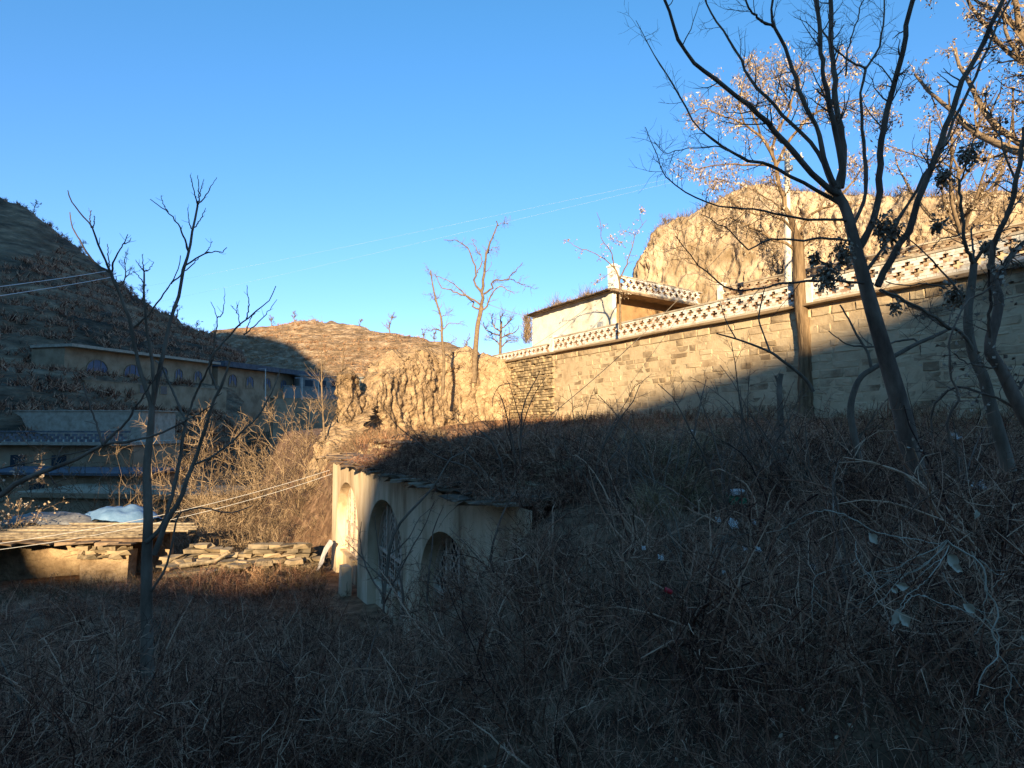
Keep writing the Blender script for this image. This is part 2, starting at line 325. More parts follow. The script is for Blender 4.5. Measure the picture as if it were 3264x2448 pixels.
# terraces of earth behind the retaining walls
add('terrace', [Wp(-11, -.3, 4.9), Wp(60, -.3, 4.9), Wp(60, -30, 4.9), (30, 80, 4.9), (-2, 66, 4.9)], [[0, 1, 2, 3, 4]], M['earth'], kind='structure')
U0 = np.array([14, 42.7, 0]); U1 = np.array([32.4, 14.3, 0]); UT = norm(U1-U0); UN = np.array([UT[1], -UT[0], 0])
if UN[0] > 0: UN = -UN
add('upper_terrace', [U0-UN*.3+[0, 0, 7.95], U1-UN*.3+[0, 0, 7.95], (60, 30, 7.95), (60, 75, 7.95), (16, 75, 7.95)], [[0, 1, 2, 3, 4]], M['earth'], kind='structure')
# bluff above
def cliff(name, path, nu, nv, cap, capup, amp, scl, m, off, lean=.12, capn=26, sm=True, capf=((0, 1), (1, 1)), gul=.9, topn=1.5, **kw):
    """path: (x, y, ztop, zbot) along the foot; wall leaning in, rounded top, then a cap running back"""
    p = smooth_line(path, nu); T = np.gradient(p[:, :2], axis=0); T = T/np.linalg.norm(T, axis=1, keepdims=True)
    Nn = np.stack([T[:, 1], -T[:, 0]], 1)             # outward = right-hand side of travel
    ker = np.hanning(63); ker /= ker.sum(); Ns = np.stack([np.convolve(np.pad(Nn[:, i_], 31, 'edge'), ker, 'valid') for i_ in (0, 1)], 1); Ns /= np.linalg.norm(Ns, axis=1, keepdims=True)
    G = np.zeros((nu, nv+capn, 3)); v = np.linspace(0, 1, nv)
    H = (p[:, 2]-p[:, 3])
    prof = v**1.0; inn = lean*v+.25*np.clip((v-.8)/.2, 0, 1)**2*.35
    G[:, :nv, 0] = p[:, 0, None]-Nn[:, 0, None]*inn*H[:, None]; G[:, :nv, 1] = p[:, 1, None]-Nn[:, 1, None]*inn*H[:, None]
    G[:, :nv, 2] = p[:, 3, None]+H[:, None]*prof
    for k in range(capn):
        u = (k+1)/capn*np.interp(np.arange(nu)/nu, capf[0], capf[1])*cap
        G[:, nv+k, 0] = G[:, nv-1, 0]-Ns[:, 0]*u; G[:, nv+k, 1] = G[:, nv-1, 1]-Ns[:, 1]*u; G[:, nv+k, 2] = p[:, 2]+capup*u
    q = G*np.array([scl, scl, scl*.45])+off
    n = fbm(q, 5)*2; rid = np.abs(fbm(q*1.7+9, 4))*3-.4
    D = amp*(n*.8-rid*.7)+amp*.45*(.25-np.abs(fbm(G*np.array([2.2, 2.2, .8])*scl*2+off, 4))*2.2)
    gq = fbm(G*np.array([1.0, 1.0, .22])*scl*2.4+off+33, 4); D = D-amp*gul*np.clip(1-np.abs(gq)*11, 0, 1)-amp*.28*gul*np.clip(1-np.abs(fbm(G*np.array([1.0, 1.0, .5])*scl*6+off, 3))*10, 0, 1); fade = np.ones(nv+capn)
    G[..., 0] += Nn[:, 0, None]*D*fade; G[..., 1] += Nn[:, 1, None]*D*fade; G[..., 2] += amp*topn*fbm(G*np.array([.6, .6, .1])+off, 4)*np.clip(np.arange(nv+capn)/nv, 0, 1)**2
    return grid_mesh(name, G[..., 0], G[..., 1], G[..., 2], m, **kw), G
bp = [(15.5, 78, 17, 5), (11.8, 69, 18.6, 5), (12.2, 64.5, 20.3, 5), (17.5, 61, 21.6, 7), (20.5, 58.5, 23.0, 7.6), (26.0, 52, 19.6, 7.6), (30.5, 46, 17.4, 7.6), (35, 41, 15.6, 7.6), (41, 35, 14.6, 7.6), (52, 26, 14, 7.6)]
bl, G_bluff = cliff('bluff', bp, 420, 110, 14, -.10, 1.15, .42, M['bluff'], 4.2, gul=.25, lean=.17, kind='structure')
mp_ = [Wp(1.2, -.6, 0), Wp(-2.5, -.3, 0), Wp(-6.5, .4, 0), Wp(-10, .8, 0)]
mp_ = [(a[0], a[1], t, b) for a, t, b in zip(mp_, (4.75, 5.0, 5.3, 5.0), (-1.2, -1.2, -1.2, -1.3))]
mound_path = mp_[:3]+[(-4.6, 50.5, 5.6, -1.5), (-7.0, 46.5, 4.6, -1.8), (-8.6, 44, 3.2, -2), (-9.6, 42.7, 1.6, -2.2), (-10.4, 40.6, 3.0, -2.6), (-11.4, 41, 2.5, -3.4), (-12.3, 42.4, .2, -4.5), (-14.0, 46, -2.2, -7), (-16, 55, -3, -8), (-16, 68, -3, -9)]
cl, G_mound = cliff('earth_cliff', mound_path[::-1], 480, 130, 9, .05, .72, .6, M['earth'], 11.3, gul=.32, topn=3.6, capf=((0, .62, .8, 1), (.12, .12, .5, 1)), lean=.10, kind='structure')
sp = [(-13.0, 45, 1.2, -7), (-12.9, 41, -.3, -7), (-12.4, 37.5, -2.3, -7), (-11.2, 35.6, -3.2, -7), (-9.6, 36.4, -2.0, -4.5), (-8.6, 39, -.6, -3)]
_, G_spur = cliff('earth_spur', sp, 200, 60, 2.2, .25, .6, .8, M['earth'], 21.3, gul=.5, lean=.12, kind='structure')
# ------------------------------------------------------------------ retaining wall of coursed stone
rng = np.random.default_rng(11)
T0, T1 = 0., 36.
wall = thing('stone_retaining_wall', Wp(18, 0, 0), 'tall buff wall of coursed stone smeared with mortar below the white cross parapet', 'wall')
tt, zz = np.meshgrid(np.linspace(T0, T1, 240), np.linspace(-1, 5.0, 60), indexing='ij')
V = Wp(tt, .035*fbm(np.stack([tt*1.3, zz*2.5, 0*tt], -1), 4), zz).reshape(-1, 3); idx = np.arange(240*60).reshape(240, 60)
core = add('mortar_face', V, np.stack([idx[:-1, :-1], idx[1:, :-1], idx[1:, 1:], idx[:-1, 1:]], -1).reshape(-1, 4), M['mortar'], wall, True)
stones = []
z = -.55
while z < 4.75:
    h = rng.uniform(.25, .36); h = min(h, 4.93-z); t = T0+rng.uniform(0, .5)
    while t < T1:
        l = rng.uniform(.45, 1.25)*(1 if rng.random() > .15 else .55)
        pr = rng.uniform(-.075, -.022)
        if z+h > 4.6: pr = rng.uniform(-.02, .01)
        stones.append((t, min(l, T1-t), z, h, pr)); t += l+rng.uniform(.02, .05)
    z += h+rng.uniform(.02, .04)
def stone_variants(n, seed):
    r = np.random.default_rng(seed); out = []
    for i in range(n):
        # unit block 1 x .3 x 1 with an uneven outline on its face: outer ring of 8, inner raised ring of 4
        o = np.array([[-.5, -.5], [0, -.5], [.5, -.5], [.5, 0], [.5, .5], [0, .5], [-.5, .5], [-.5, 0]])
        o = o+r.normal(0, .028, o.shape); fr = np.c_[o, np.full(8, .10)]; bk = np.c_[o*1.02, np.full(8, -.2)]
        ce = np.array([[r.normal(0, .1), r.normal(0, .1), .10+r.uniform(.01, .05)]])
        mid_ = np.c_[o*.86+r.normal(0, .015, o.shape), np.full(8, .13)+r.normal(0, .012, 8)]
        V = np.vstack([bk, fr, mid_, ce]); Fq = []
        for k in range(8):
            j = (k+1) % 8; Fq.append([k, j, 8+j, 8+k]); Fq.append([8+k, 8+j, 16+j, 16+k])
        for k in range(0, 8, 2): Fq.append([16+k, 16+(k+1) % 8, 16+(k+2) % 8, 24])
        out.append((V, np.array(Fq)))
    return out
SV = stone_variants(8, 5)
stone_meshes = [mesh_data('stone', V[:, [0, 2, 1]]*np.array([1, 1, 1]), Fq[:, ::-1], M['stone']) for V, Fq in SV]
def frame_rot(Tv, Nv):
    if Tv[0]*Nv[1]-Tv[1]*Nv[0] < 0: Tv = -np.asarray(Tv)
    return Matrix(((Tv[0], Nv[0], 0), (Tv[1], Nv[1], 0), (Tv[2], Nv[2], 1)))
def place_piece(name, mesh, parent, loc, Tv, Nv, sc):
    o = bpy.data.objects.new(name, mesh); COL.objects.link(o); o.parent = parent
    R_ = frame_rot(Tv, Nv).to_euler(); b = root_loc(parent)
    o.location = tuple(np.asarray(loc)-b); o.rotation_euler = R_; o.scale = sc
    return o
stones.sort(key=lambda a: -a[0]-(a[1]*a[3])*3)
vis = [s_ for s_ in stones if s_[2]+s_[3] > .1 and s_[0] < 31.5]; rest_ = [s_ for s_ in stones if not (s_[2]+s_[3] > .1 and s_[0] < 31.5)]
WNd = -WN   # local y of the pieces points into the wall -> use outward normal
for i, (t, l, z, h, pr) in enumerate(vis[:298]):
    place_piece('stone', stone_meshes[rng.integers(8)], wall, Wp(t+l/2, pr-.105+.03, z+h/2), WT, WN, (l, 1, h))
mb = MB()
for (t, l, z, h, pr) in vis[298:]+rest_:
    V, Fq = SV[rng.integers(8)]
    c = Wp(t+l/2, pr-.105+.03, z+h/2)
    mb.quads(c+V[:, 0:1]*l*WT+V[:, 2:3]*WN+V[:, 1:2]*np.array([0, 0, h]), Fq)
mb.build('small_stones', M['stone_i'], wall, kind='stuff')
mb = MB(); mb.box(Wp(18, .02, 5.06), WT*36.2, WN*.42, [0, 0, .13]); lg = mb.build('ledge', M['ledge'], wall)
mb = MB(); mb.tube([Wp(t, .27, 5.02+.03*math.sin(t*.6)) for t in np.linspace(1, 36, 30)], .035, 6); mb.build('pipe', M['ledge'], wall)
# rough rubble stretch of the wall to the left
rw = thing('rubble_wall', Wp(-6, 0, 0), 'rough yellow rubble face under the far end of the white parapet', 'wall')
tt, zz = np.meshgrid(np.linspace(-12.2, 0, 110), np.linspace(-1, 5, 50), indexing='ij')
V = Wp(tt, -.05+.10*fbm(np.stack([tt*1.5, zz*3, 0*tt], -1), 4), zz).reshape(-1, 3); idx = np.arange(110*50).reshape(110, 50)
add('earth_face', V, np.stack([idx[:-1, :-1], idx[1:, :-1], idx[1:, 1:], idx[:-1, 1:]], -1).reshape(-1, 4), M['earth'], rw, True)
mb = MB()
z = .2
while z < 4.9:
    h = rng.uniform(.12, .26); t = -12
    while t < 0:
        l = rng.uniform(.25, .8); V, Fq = SV[rng.integers(8)]
        if rng.random() > .12: mb.quads(Wp(t+l/2, rng.uniform(-.12, .05), z+h/2)+V[:, 0:1]*l*WT+V[:, 2:3]*WN+V[:, 1:2]*np.array([0, 0, h]), Fq)
        t += l+.03
    z += h+.03
mb.build('rubble_stones', M['rubble_i'], rw, kind='stuff')
mb = MB(); mb.box(Wp(-6.1, .02, 5.05), WT*12.2, WN*.4, [0, 0, .11]); mb.build('ledge', M['ledge'], rw)
# ------------------------------------------------------------------ cross-pattern parapets
def brick_mesh(l, m_, nm='brick', h=.082, w=.22):
    mb = MB(); mb.box((0, 0, 0), (l, 0, 0), (0, w, 0), (0, 0, h)); two = isinstance(m_, list); return mesh_data(nm, mb.V[0], mb.F[0], m_, midx=[1, 1, 0, 0, 1, 1] if two else None)
def parapet(name, O, Tv, Nv, L, z0, label, group, ncross=2, nparts=298, bm='white_brick', bmi='white_brick_i', per=.68, ch=.105, plinth=.12, d0=-.06, piers=(), copn=True, viewt=None):
    r = np.random.default_rng(len(label)); root = thing(name, np.asarray(O)+Tv*L/2+np.array([0, 0, z0]), label, 'parapet', group)
    up = np.array([0, 0, 1.]); c0 = np.asarray(O, float)+Nv*d0
    mb = MB(); mb.box(c0+Tv*L/2+up*(z0+plinth/2), Tv*L, Nv*.26, up*plinth); mb.build('plinth', M['coping'], root)
    pcs = []; z = z0+plinth+.005; n = int(L/per)
    courses = [('p', 0)]
    for k in range(ncross): courses += [('s', .5*(k % 2)), ('w', .5*(k % 2)), ('s', .5*(k % 2))]
    courses += [('p', 0)]
    for kind, ph in courses:
        for i in range(n):
            if kind == 'p':
                for j in (0, 1): pcs.append((i*per+per*(.25+.5*j), per/2-.008, z))
            elif kind == 's': pcs.append(((i+.5+ph)*per, per-.19, z))
            else: pcs.append(((i+.5+ph)*per, per-.46, z))
        z += ch
    vw = viewt or L
    pcs.sort(key=lambda a: -a[0] if a[0] < vw else 99)
    ms = {}
    for (t, l, zz_) in pcs[:nparts]:
        k = round(l, 3)
        if k not in ms: ms[k] = brick_mesh(l, [M[bm], M['bare_brick']], h=ch-.006)
        place_piece('brick', ms[k], root, c0+Tv*(t+r.normal(0, .003))+Nv*r.normal(0, .006)+up*(zz_+ch/2), Tv, Nv, (1, 1, 1))
    mb = MB()
    for (t, l, zz_) in pcs[nparts:]: mb.box(c0+Tv*t+Nv*r.normal(0, .006)+up*(zz_+ch/2), Tv*l, Nv*.22, up*(ch-.006))
    if len(pcs) > nparts:
        o = mb.build('small_bricks', M[bmi], root, kind='stuff'); o.data.materials.append(M['bare_brick']); o.data.polygons.foreach_set('material_index', np.tile(np.array([1, 1, 0, 0, 1, 1], np.int32), len(mb.V)))
    if copn:
        t = 0; cm = brick_mesh(1, M['coping'], 'coping', .085, .30)
        while t < L-.3:
            l = min(r.uniform(1.6, 2.4), L-t); place_piece('coping', cm, root, c0+Tv*(t+l/2)+up*(z+.045+r.normal(0, .005)), Tv, Nv, (l-.015, 1, 1)); t += l
    for (t, hh_) in piers:
        mb = MB(); mb.box(c0+Tv*t+up*(z0+hh_/2), Tv*.42, Nv*.36, up*hh_); mb.box(c0+Tv*t+up*(z0+hh_+.04), Tv*.52, Nv*.46, up*.08)
        mb.build('pier', M['white_brick_i'], root)
    return root
parapet('cross_parapet', Wp(0, 0), WT, WN, 36.2, 5.125, 'long white brick parapet with two rows of cross openings on top of the stone wall', 'cross-pattern brick parapets', piers=((.1, 1.12), (21.9, 1.0)), viewt=31.5)
parapet('cross_parapet', Wp(-12.2, 0), WT, WN, 11.9, 5.105, 'low far parapet with a single row of cross openings beyond the brick pier', 'cross-pattern brick parapets', ncross=1, nparts=0)
parapet('cross_parapet', U0, UT, UN, 33.5, 8.0, 'upper weathered brick parapet at the foot of the loess bluff', 'cross-pattern brick parapets', nparts=0, bmi='old_brick_i', piers=((.1, 1.25),))
mb = MB(); mb.box(U0+UT*16.9+[0, 0, 6.4], UT*33.8, UN*.3, [0, 0, 3.2])
uw = mb.build('upper_retaining_wall', M['mortar']); tag(uw, 'plain buff retaining wall behind the white parapet, under the upper parapet', 'wall')
# ------------------------------------------------------------------ house on the terrace
HC = np.array([6.9, 43.6, 0]); HF = norm(np.array([7.6, 6.0, 0])); HI = np.array([-HF[1], HF[0], 0]); HS = norm(np.array([-5.2, 10.2, 0])); up = np.array([0, 0, 1.])
house = thing('terrace_house', HC+up*5, 'whitewashed flat-roofed house on the terrace beside the loess bluff', 'house')
def prism(poly, z0, z1):
    n = len(poly); V = [np.array([p[0], p[1], z0]) for p in poly]+[np.array([p[0], p[1], z1]) for p in poly]
    return V, [[i, (i+1) % n, n+(i+1) % n, n+i] for i in range(n)], [list(range(n))[::-1], list(range(n, 2*n))]
def add_prism(name, poly, z0, z1, m, parent, **kw):
    V, q, c = prism(poly, z0, z1); return add(name, V, [np.array(q), np.array(c)] if len(poly) != 4 else [np.array(q+c)], m, parent, **kw)
sl = 11.4
add_prism('side_wall', [HC, HC+HF*.4, HC+HF*.4+HS*sl, HC+HS*sl], 4.9, 8.95, M['whitewash'], house)
f0 = HC+HF*.402+HI*1.1
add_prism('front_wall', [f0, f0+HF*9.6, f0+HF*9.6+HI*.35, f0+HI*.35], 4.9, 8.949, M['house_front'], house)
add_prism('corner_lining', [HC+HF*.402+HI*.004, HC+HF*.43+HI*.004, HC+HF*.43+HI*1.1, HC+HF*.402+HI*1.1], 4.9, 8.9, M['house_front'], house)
a = HC-HF*.3-HI*.35
rf = add_prism('roof', [a, HC+HF*10.3-HI*.35, HC+HF*10.3+HI*10, HC+HF*.2+HS*(sl+.5), HC-HF*.35+HS*(sl+.45)], 8.953, 9.10, M['slab'], house)
mb = MB()
for i in range(24):
    c = HC-HF*.36+HS*(i*.49+.1)+up*(9.02+rng.normal(0, .012)); mb.rbox(c, HF*.5, HS*.47, up*.06, .012, rng)
mb.build('eave_slabs', M['slab'], house, kind='stuff')
add_prism('roof_earth', [HC+HF*.1+HI*.3+HS*.4, HC+HF*9+HI*1, HC+HF*9+HI*8, HC+HS*sl], 9.1, 9.28, M['earth'], house)
mb = MB(); sw = HC-HF*.12
for (s_, z_, w_, h_) in ((1.25, 6.75, .62, .55), (6.4, 6.55, .38, .42)):
    o_ = MB(); o_.box(HC-HF*.09+HS*s_+up*z_, HF*.18, HS*w_, up*h_); o_.box(HC-HF*.2+HS*s_+up*(z_-.05), HF*.05, HS*w_*.6, up*h_*.6); o_.build('meter_box', M['metal'], house)
mb = MB(); mb.tube([f0+HF*4.1-HI*.06+up*6.8, f0+HF*4.1-HI*.25+up*6.8, f0+HF*4.1-HI*.25+up*7.4], .04, 6); mb.build('wall_pipe', M['pole'], house)
mb = MB(); mb.box(HC+HF*.25+HI*.1+up*9.95, HF*.55, HI*.55, up*1.5); mb.box(HC+HF*.25+HI*.1+up*10.75, HF*.68, HI*.68, up*.1); mb.box(HC+HF*.25+HI*.1+up*10.86, HF*.4, HI*.4, up*.12)
mb.build('chimney_pier', M['white_brick_i'], house)
parapet('roof_parapet', HC+HF*.6-HI*.2, HF, -HI, 9.4, 9.11, 'grey-white cross-pattern parapet along the front edge of the terrace house roof', 'cross-pattern brick parapets', nparts=0, bmi='white_brick_i', plinth=.1)
# ------------------------------------------------------------------ utility pole and cables
pb = P(788, 300, 33.); pb[2] = 4.9; ptop = P(787, 151, 33.)
pole = thing('utility_pole', pb, 'pale concrete utility pole behind the white cross parapet', 'utility pole')
mb = MB(); mb.tube([pb, [ptop[0], ptop[1], ptop[2]]], [.19, .13], 12); mb.build('shaft', M['pole'], pole, True)
mb = MB(); mb.box(ptop-up*.45, [1.5, -.5, 0], [.03, .09, 0], up*.09); mb.build('crossarm', M['metal'], pole)
mb = MB(); mb.box(ptop-up*1.0+np.array([0, -.2, 0]), [.35, 0, 0], [0, .12, 0], up*.28); mb.build('bracket', M['metal'], pole)
for k in (-.65, -.25, .65):
    mb = MB(); c = ptop-up*.40+np.array([1., -.33, 0])*k; mb.tube([c, c+up*.1, c+up*.22], [.03, .06, .035], 8); mb.build('insulator', M['pole'], pole, True)
def cable(a, b, sag, r, m, label, group='overhead cables'):
    a = np.array(a, float); b = np.array(b, float); u = np.linspace(0, 1, 40)[:, None]
    p = a*(1-u)+b*u; p[:, 2] -= (4*u*(1-u))[:, 0]*sag
    mb = MB(); mb.tube(p, r, 5); o = mb.build('cable', m, None, True); tag(o, label, 'cable', group)
pa = ptop-up*.2
cable(pa+[-.6, .2, 0], P(-300, 330, 260.), 6, .003, M['wire_pale'], 'higher of two thin pale cables crossing the open sky')
cable(pa+[-.2, .1, 0], P(-260, 350, 250.), 6, .003, M['wire_pale'], 'lower of two thin pale cables crossing the open sky')
cable(P(-160, 305, 34.), P(112, 270, 90.), .2, .035, M['wire_pale'], 'upper pale cable in front of the shaded hillside')
cable(P(-160, 318, 34.), P(122, 275, 88.), .2, .035, M['wire_pale'], 'lower pale cable in front of the shaded hillside')
cable(ptop-up*1.2, P(505, 450, 26.), .9, .014, M['wire'], 'thin dark cable slanting down across the sunlit stone wall')
cable(P(505, 362, 53), HC+HS*3+up*8.4, .25, .015, M['wire'], 'dark cable running from the pruned tree along the white side wall')
cable(P(478, 300, 52), HC+HS*10.8+up*8.7, .15, .02, M['wire'], 'short dark cable from the pruned tree to the house eave')
cable(P(-20, 546, 24.), P(330, 470, 30.), .35, .009, M['wire_pale'], 'pale cable drooping over the shed roof toward the thicket')
cable(P(-20, 552, 24.2), P(332, 474, 30.2), .42, .009, M['wire_pale'], 'pale cable just under the other one over the shed roof')
# ------------------------------------------------------------------ cave house with three arches
ARC = [(3.0, 2.0, -2.28, -4.0), (8.6, 2.1, -2.32, -4.1), (14.0, 1.85, -2.45, -4.1)]
kh = thing('cave_house', Kp(9, 0, -6), 'abandoned cream-plastered cave house front with arched lattice windows', 'cave dwelling')
ZB = -7.2
FL = KL+1.9
ss = np.linspace(0, FL, 409)
def arch_top(s):
    z = np.full(np.shape(s), ZB)
    for c, a, zt, zs in ARC:
        u = np.abs(np.asarray(s)-c)/a; z = np.where(u < 1, zs+(zt-zs)*np.sqrt(np.clip(1-u**2, 0, 1))**.9, z)
    return z
ss = np.unique(np.concatenate([ss]+[[c-a+1e-4, c-a-1e-4, c+a-1e-4, c+a+1e-4] for c, a, _, _ in ARC]))
zt_ = arch_top(ss); nv = 26
v = np.linspace(0, 1, nv); Zg = zt_[:, None]*(1-v)+KROOF*v; Sg = np.repeat(ss[:, None], nv, 1)
V = Kp(Sg, .02*fbm(np.stack([Sg*.8, Zg*.8, 0*Sg], -1), 3), Zg).reshape(-1, 3)
V = V if True else V
idx = np.arange(V.shape[0]).reshape(len(ss), nv); 
jump = np.abs(np.diff(zt_)) < 1.2
Fq = np.stack([idx[:-1, :-1], idx[1:, :-1], idx[1:, 1:], idx[:-1, 1:]], -1)[jump].reshape(-1, 4)
add('facade', V, Fq, M['plaster'], kh, True)
mb = MB(); mb.box(Kp(-.03, .5, (ZB+KROOF)/2), KT*.05, KN*1.0, up*(KROOF-ZB)); mb.build('end_wall', M['plaster'], kh)
for c, a, zt, zs in ARC:
    ang = np.linspace(0, np.pi, 33); so = np.concatenate([[-a], -a*np.cos(ang), [a]]); zo = np.concatenate([[ZB], zs+(zt-zs)*np.sin(ang)**.9, [ZB]])
    fr = Kp(c+so, -.004, zo); bk = Kp(c+so*.97, .44, np.where(zo > zs, zs+(zo-zs)*.97, zo)); n = len(so)
    add('reveal', np.vstack([fr, bk]), np.array([[i, i+1, n+i+1, n+i] for i in range(n-1)]), M['plaster'], kh, True)
    bs = -5.15
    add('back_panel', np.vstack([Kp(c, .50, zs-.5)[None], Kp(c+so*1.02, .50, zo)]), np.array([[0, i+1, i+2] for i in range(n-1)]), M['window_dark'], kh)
    mb = MB(); mb.box(Kp(c-a*.38, .36, (ZB+bs)/2), KT*a*1.2, KN*.2, up*(bs-ZB)); mb.box(Kp(c-a*.38, .31, bs+.03), KT*a*1.22, KN*.34, up*.07); mb.build('sill_wall', M['plaster'], kh)
    ai = a*.955; 
    def hw(z): return ai*math.sqrt(max(0, 1-((z-zs)/(zt-zs-.03))**2)) if z > zs else ai
    def tz(s_): return zs+(zt-zs-.03)*math.sqrt(max(0, 1-(s_/ai)**2))
    win = MB(); fr_ = MB()
    for k in range(32):
        s0, s1 = -ai*math.cos(ang[k]), -ai*math.cos(ang[k+1]); p0 = Kp(c+s0, .39, zs+(zt-zs-.03)*math.sin(ang[k])); p1 = Kp(c+s1, .39, zs+(zt-zs-.03)*math.sin(ang[k+1]))
        fr_.box((p0+p1)/2, (p1-p0)*1.05, KN*.1, norm(np.cross(p1-p0, KN))*.09)
    for s_, z0_ in ((-ai, bs), (-.02*ai, ZB+.8), (.32*ai, ZB+.8), (.95*ai, ZB+.8), (-.5*ai, bs)):
        z1_ = tz(s_) if abs(s_) < ai else zs; fr_.box(Kp(c+s_, .39, (z0_+z1_)/2), KT*.09, KN*.1, up*(z1_-z0_))
    for z_ in (zs+.02, zs-.62, bs+.08):
        fr_.box(Kp(c, .392, z_), KT*2*hw(z_), KN*.09, up*.1)
    st = .25
    for k in range(-9, 10):
        s_ = k*st
        if abs(s_) < ai-.05:
            z1_ = zs; win.box(Kp(c+s_, .41, (bs+z1_)/2), KT*.035, KN*.018, up*(z1_-bs))
            z2 = tz(s_)
            if k % 3 == 0: win.box(Kp(c+s_, .41, (zs+z2)/2), KT*.03, KN*.03, up*(z2-zs))
    z_ = bs+.1
    while z_ < zs: win.box(Kp(c, .413, z_), KT*2*(hw(z_)-.03), KN*.018, up*.036); z_ += st
    for k in range(-30, 30):      # diamonds in the fan
        for sg in (-1, 1):
            pts = [(k*.27+sg*u*.05, zs+u*.05) for u in range(0, 40)]
            ins = [p for p in pts if abs(p[0]) < ai-.03 and p[1] < tz(p[0])-.03]
            if len(ins) > 2:
                p0 = Kp(c+ins[0][0], .415, ins[0][1]); p1 = Kp(c+ins[-1][0], .415, ins[-1][1]); d_ = p1-p0
                win.box((p0+p1)/2, d_, KN*.015, norm(np.cross(d_, KN))*.034)
    w_ = fr_.build('window_frame', M['lattice'], kh); win.build('lattice', M['lattice'], w_)
    db = MB(); db.box(Kp(c+.64*ai, .43, (ZB+zs-.7)/2), KT*ai*.6, KN*.05, up*(zs-.7-ZB)); db.build('door_leaf', M['beam'], w_)
slab_m = []
for k in range(6):
    b_ = MB(); b_.rbox((0, 0, 0), (1, 0, 0), (0, 1, 0), (0, 0, .075), .045, rng); slab_m.append(mesh_data('roof_slab', b_.V[0], b_.F[0], M['slab']))
for lay, (d_, zoff) in enumerate(((-.42, .02), (-.22, .06), (.02, .10), (.38, .15))):
    s_ = -.4
    while s_ < KL+1.0:
        w_ = rng.uniform(.35, .75); o = place_piece('roof_slab', slab_m[rng.integers(6)], kh, Kp(s_+w_/2, d_+.35+rng.normal(0, .05), KROOF+zoff+rng.normal(0, .018)), KT, KN, (w_, rng.uniform(.7, 1.1), .62))
        o.rotation_euler.rotate_axis('Z', rng.normal(0, .13))
        o.rotation_euler.rotate_axis('X', rng.normal(.04, .03)); s_ += w_*.97
# second, set-back course of slabs and stones above the eave
s_ = .3
while s_ < 6.6:
    w_ = rng.uniform(.6, 1.1); place_piece('roof_slab', slab_m[rng.integers(6)], kh, Kp(s_+w_/2, 1.85+rng.normal(0, .05), -.80+rng.normal(0, .02)), KT, KN, (w_, .8, 1)); s_ += w_*.95
bm = MB()
for k in range(150):
    s_, u = rng.uniform(.3, 17), rng.random(); bm.rbox(Kp(s_, .75+1.0*u, KROOF+.12+.5*u), KT*rng.uniform(.1, .35), KN*rng.uniform(.1, .25), up*rng.uniform(.05, .14), .02, rng)
bm.build('bank_stones', M['rubble_i'], kh, kind='stuff')
# pale cloth and post at the left arch
c0 = Kp(1.15, -.25, -5.2); g0, g1 = np.meshgrid(np.linspace(0, 1, 14), np.linspace(0, 1, 14), indexing='ij')
Vc = Kp(.7+g0*.9, -.25-.5*g1+.12*fbm(np.stack([g0*4, g1*4, 0*g0], -1), 3), -4.7-1.3*g1+.25*g0*g1+.2*fbm(np.stack([g0*3, g1*3, 0*g0+5], -1), 3)).reshape(-1, 3); ix = np.arange(196).reshape(14, 14)
o = add('cloth', Vc, np.stack([ix[:-1, :-1], ix[1:, :-1], ix[1:, 1:], ix[:-1, 1:]], -1).reshape(-1, 4), M['plastic'], None, True); tag(o, 'crumpled white cloth hung at the sunlit left end of the cave house', 'cloth')
mb = MB(); mb.rbox(Kp(4.55, -.35, -6.0), KT*.5, KN*.35, up*2.0, .02, rng); o = mb.build('stub_wall', M['plaster']); tag(o, 'low broken plaster stub standing before the left arch of the cave house', 'wall stub')
# ------------------------------------------------------------------ shed, stone wall, sheets
sh = thing('stone_shed', (-18, 26, -6.5), 'ruined shed with a flat roof of poles and slabs in the sunlit strip', 'shed')
def R0(z): return z
zr = -4.75
mb = MB(); mb.box((-20.5, 27.6, zr+.05), (11.6, 0, 0), (0, 3.6, 0), (0, 0, .12)); mb.build('roof_deck', M['slab'], sh)
pm = []
for k in range(9):
    y = 25.7+k*.42; x0 = -26+rng.uniform(0, 2); x1 = -14.6+rng.uniform(-.6, 1.2)
    b_ = MB(); b_.tube([(x0, y, zr+.17+rng.normal(0, .02)), ((x0+x1)/2, y+rng.normal(0, .1), zr+.15), (x1, y+rng.normal(0, .15), zr+.19)], [.08, .07, .05], 7); b_.build('roof_pole', M['beam'], sh, True)
for k in range(14):
    x = -25.6+k*.8; place_piece('roof_slab', slab_m[rng.integers(6)], sh, (x+rng.normal(0, .1), 25.9+rng.normal(0, .08), zr-.02+rng.normal(0, .02)), np.array([1, 0, 0]), np.array([0, 1, 0]), (.85, 1.0, 1))
mb = MB(); mb.rbox((-16.4, 26.4, -6.4), (1.85, 0, 0), (0, .6, 0), (0, 0, 2.4), .04, rng); mb.build('mud_pillar', M['earth'], sh)
mb = MB(); mb.box((-20.5, 28.6, -6.4), (11, 0, 0), (0, .3, 0), (0, 0, 3.1)); mb.build('rear_wall', M['earth'], sh)
def stone_piece(parent, x, y, z, w, d, h, rz=0):
    m_ = rubble_m[rng.integers(len(rubble_m))]; o = place_piece('stone', m_, parent, (x, y, z), np.array([1, 0, 0]), np.array([0, 1, 0]), (w, d, h)); o.rotation_euler.z = rz; return o
rubble_m = []
for k in range(8):
    b_ = MB(); b_.rbox((0, 0, 0), (1, 0, 0), (0, 1, 0), (0, 0, 1), .15, rng); rubble_m.append(mesh_data('stone', b_.V[0], b_.F[0], M['rubble']))
for r_ in range(3):
    x = -17.3
    while x < -15.6:
        w = rng.uniform(.25, .55); stone_piece(sh, x+w/2, 26.05+rng.normal(0, .03), -5.35+r_*.17, w, .4, .16, rng.normal(0, .06)); x += w+.02
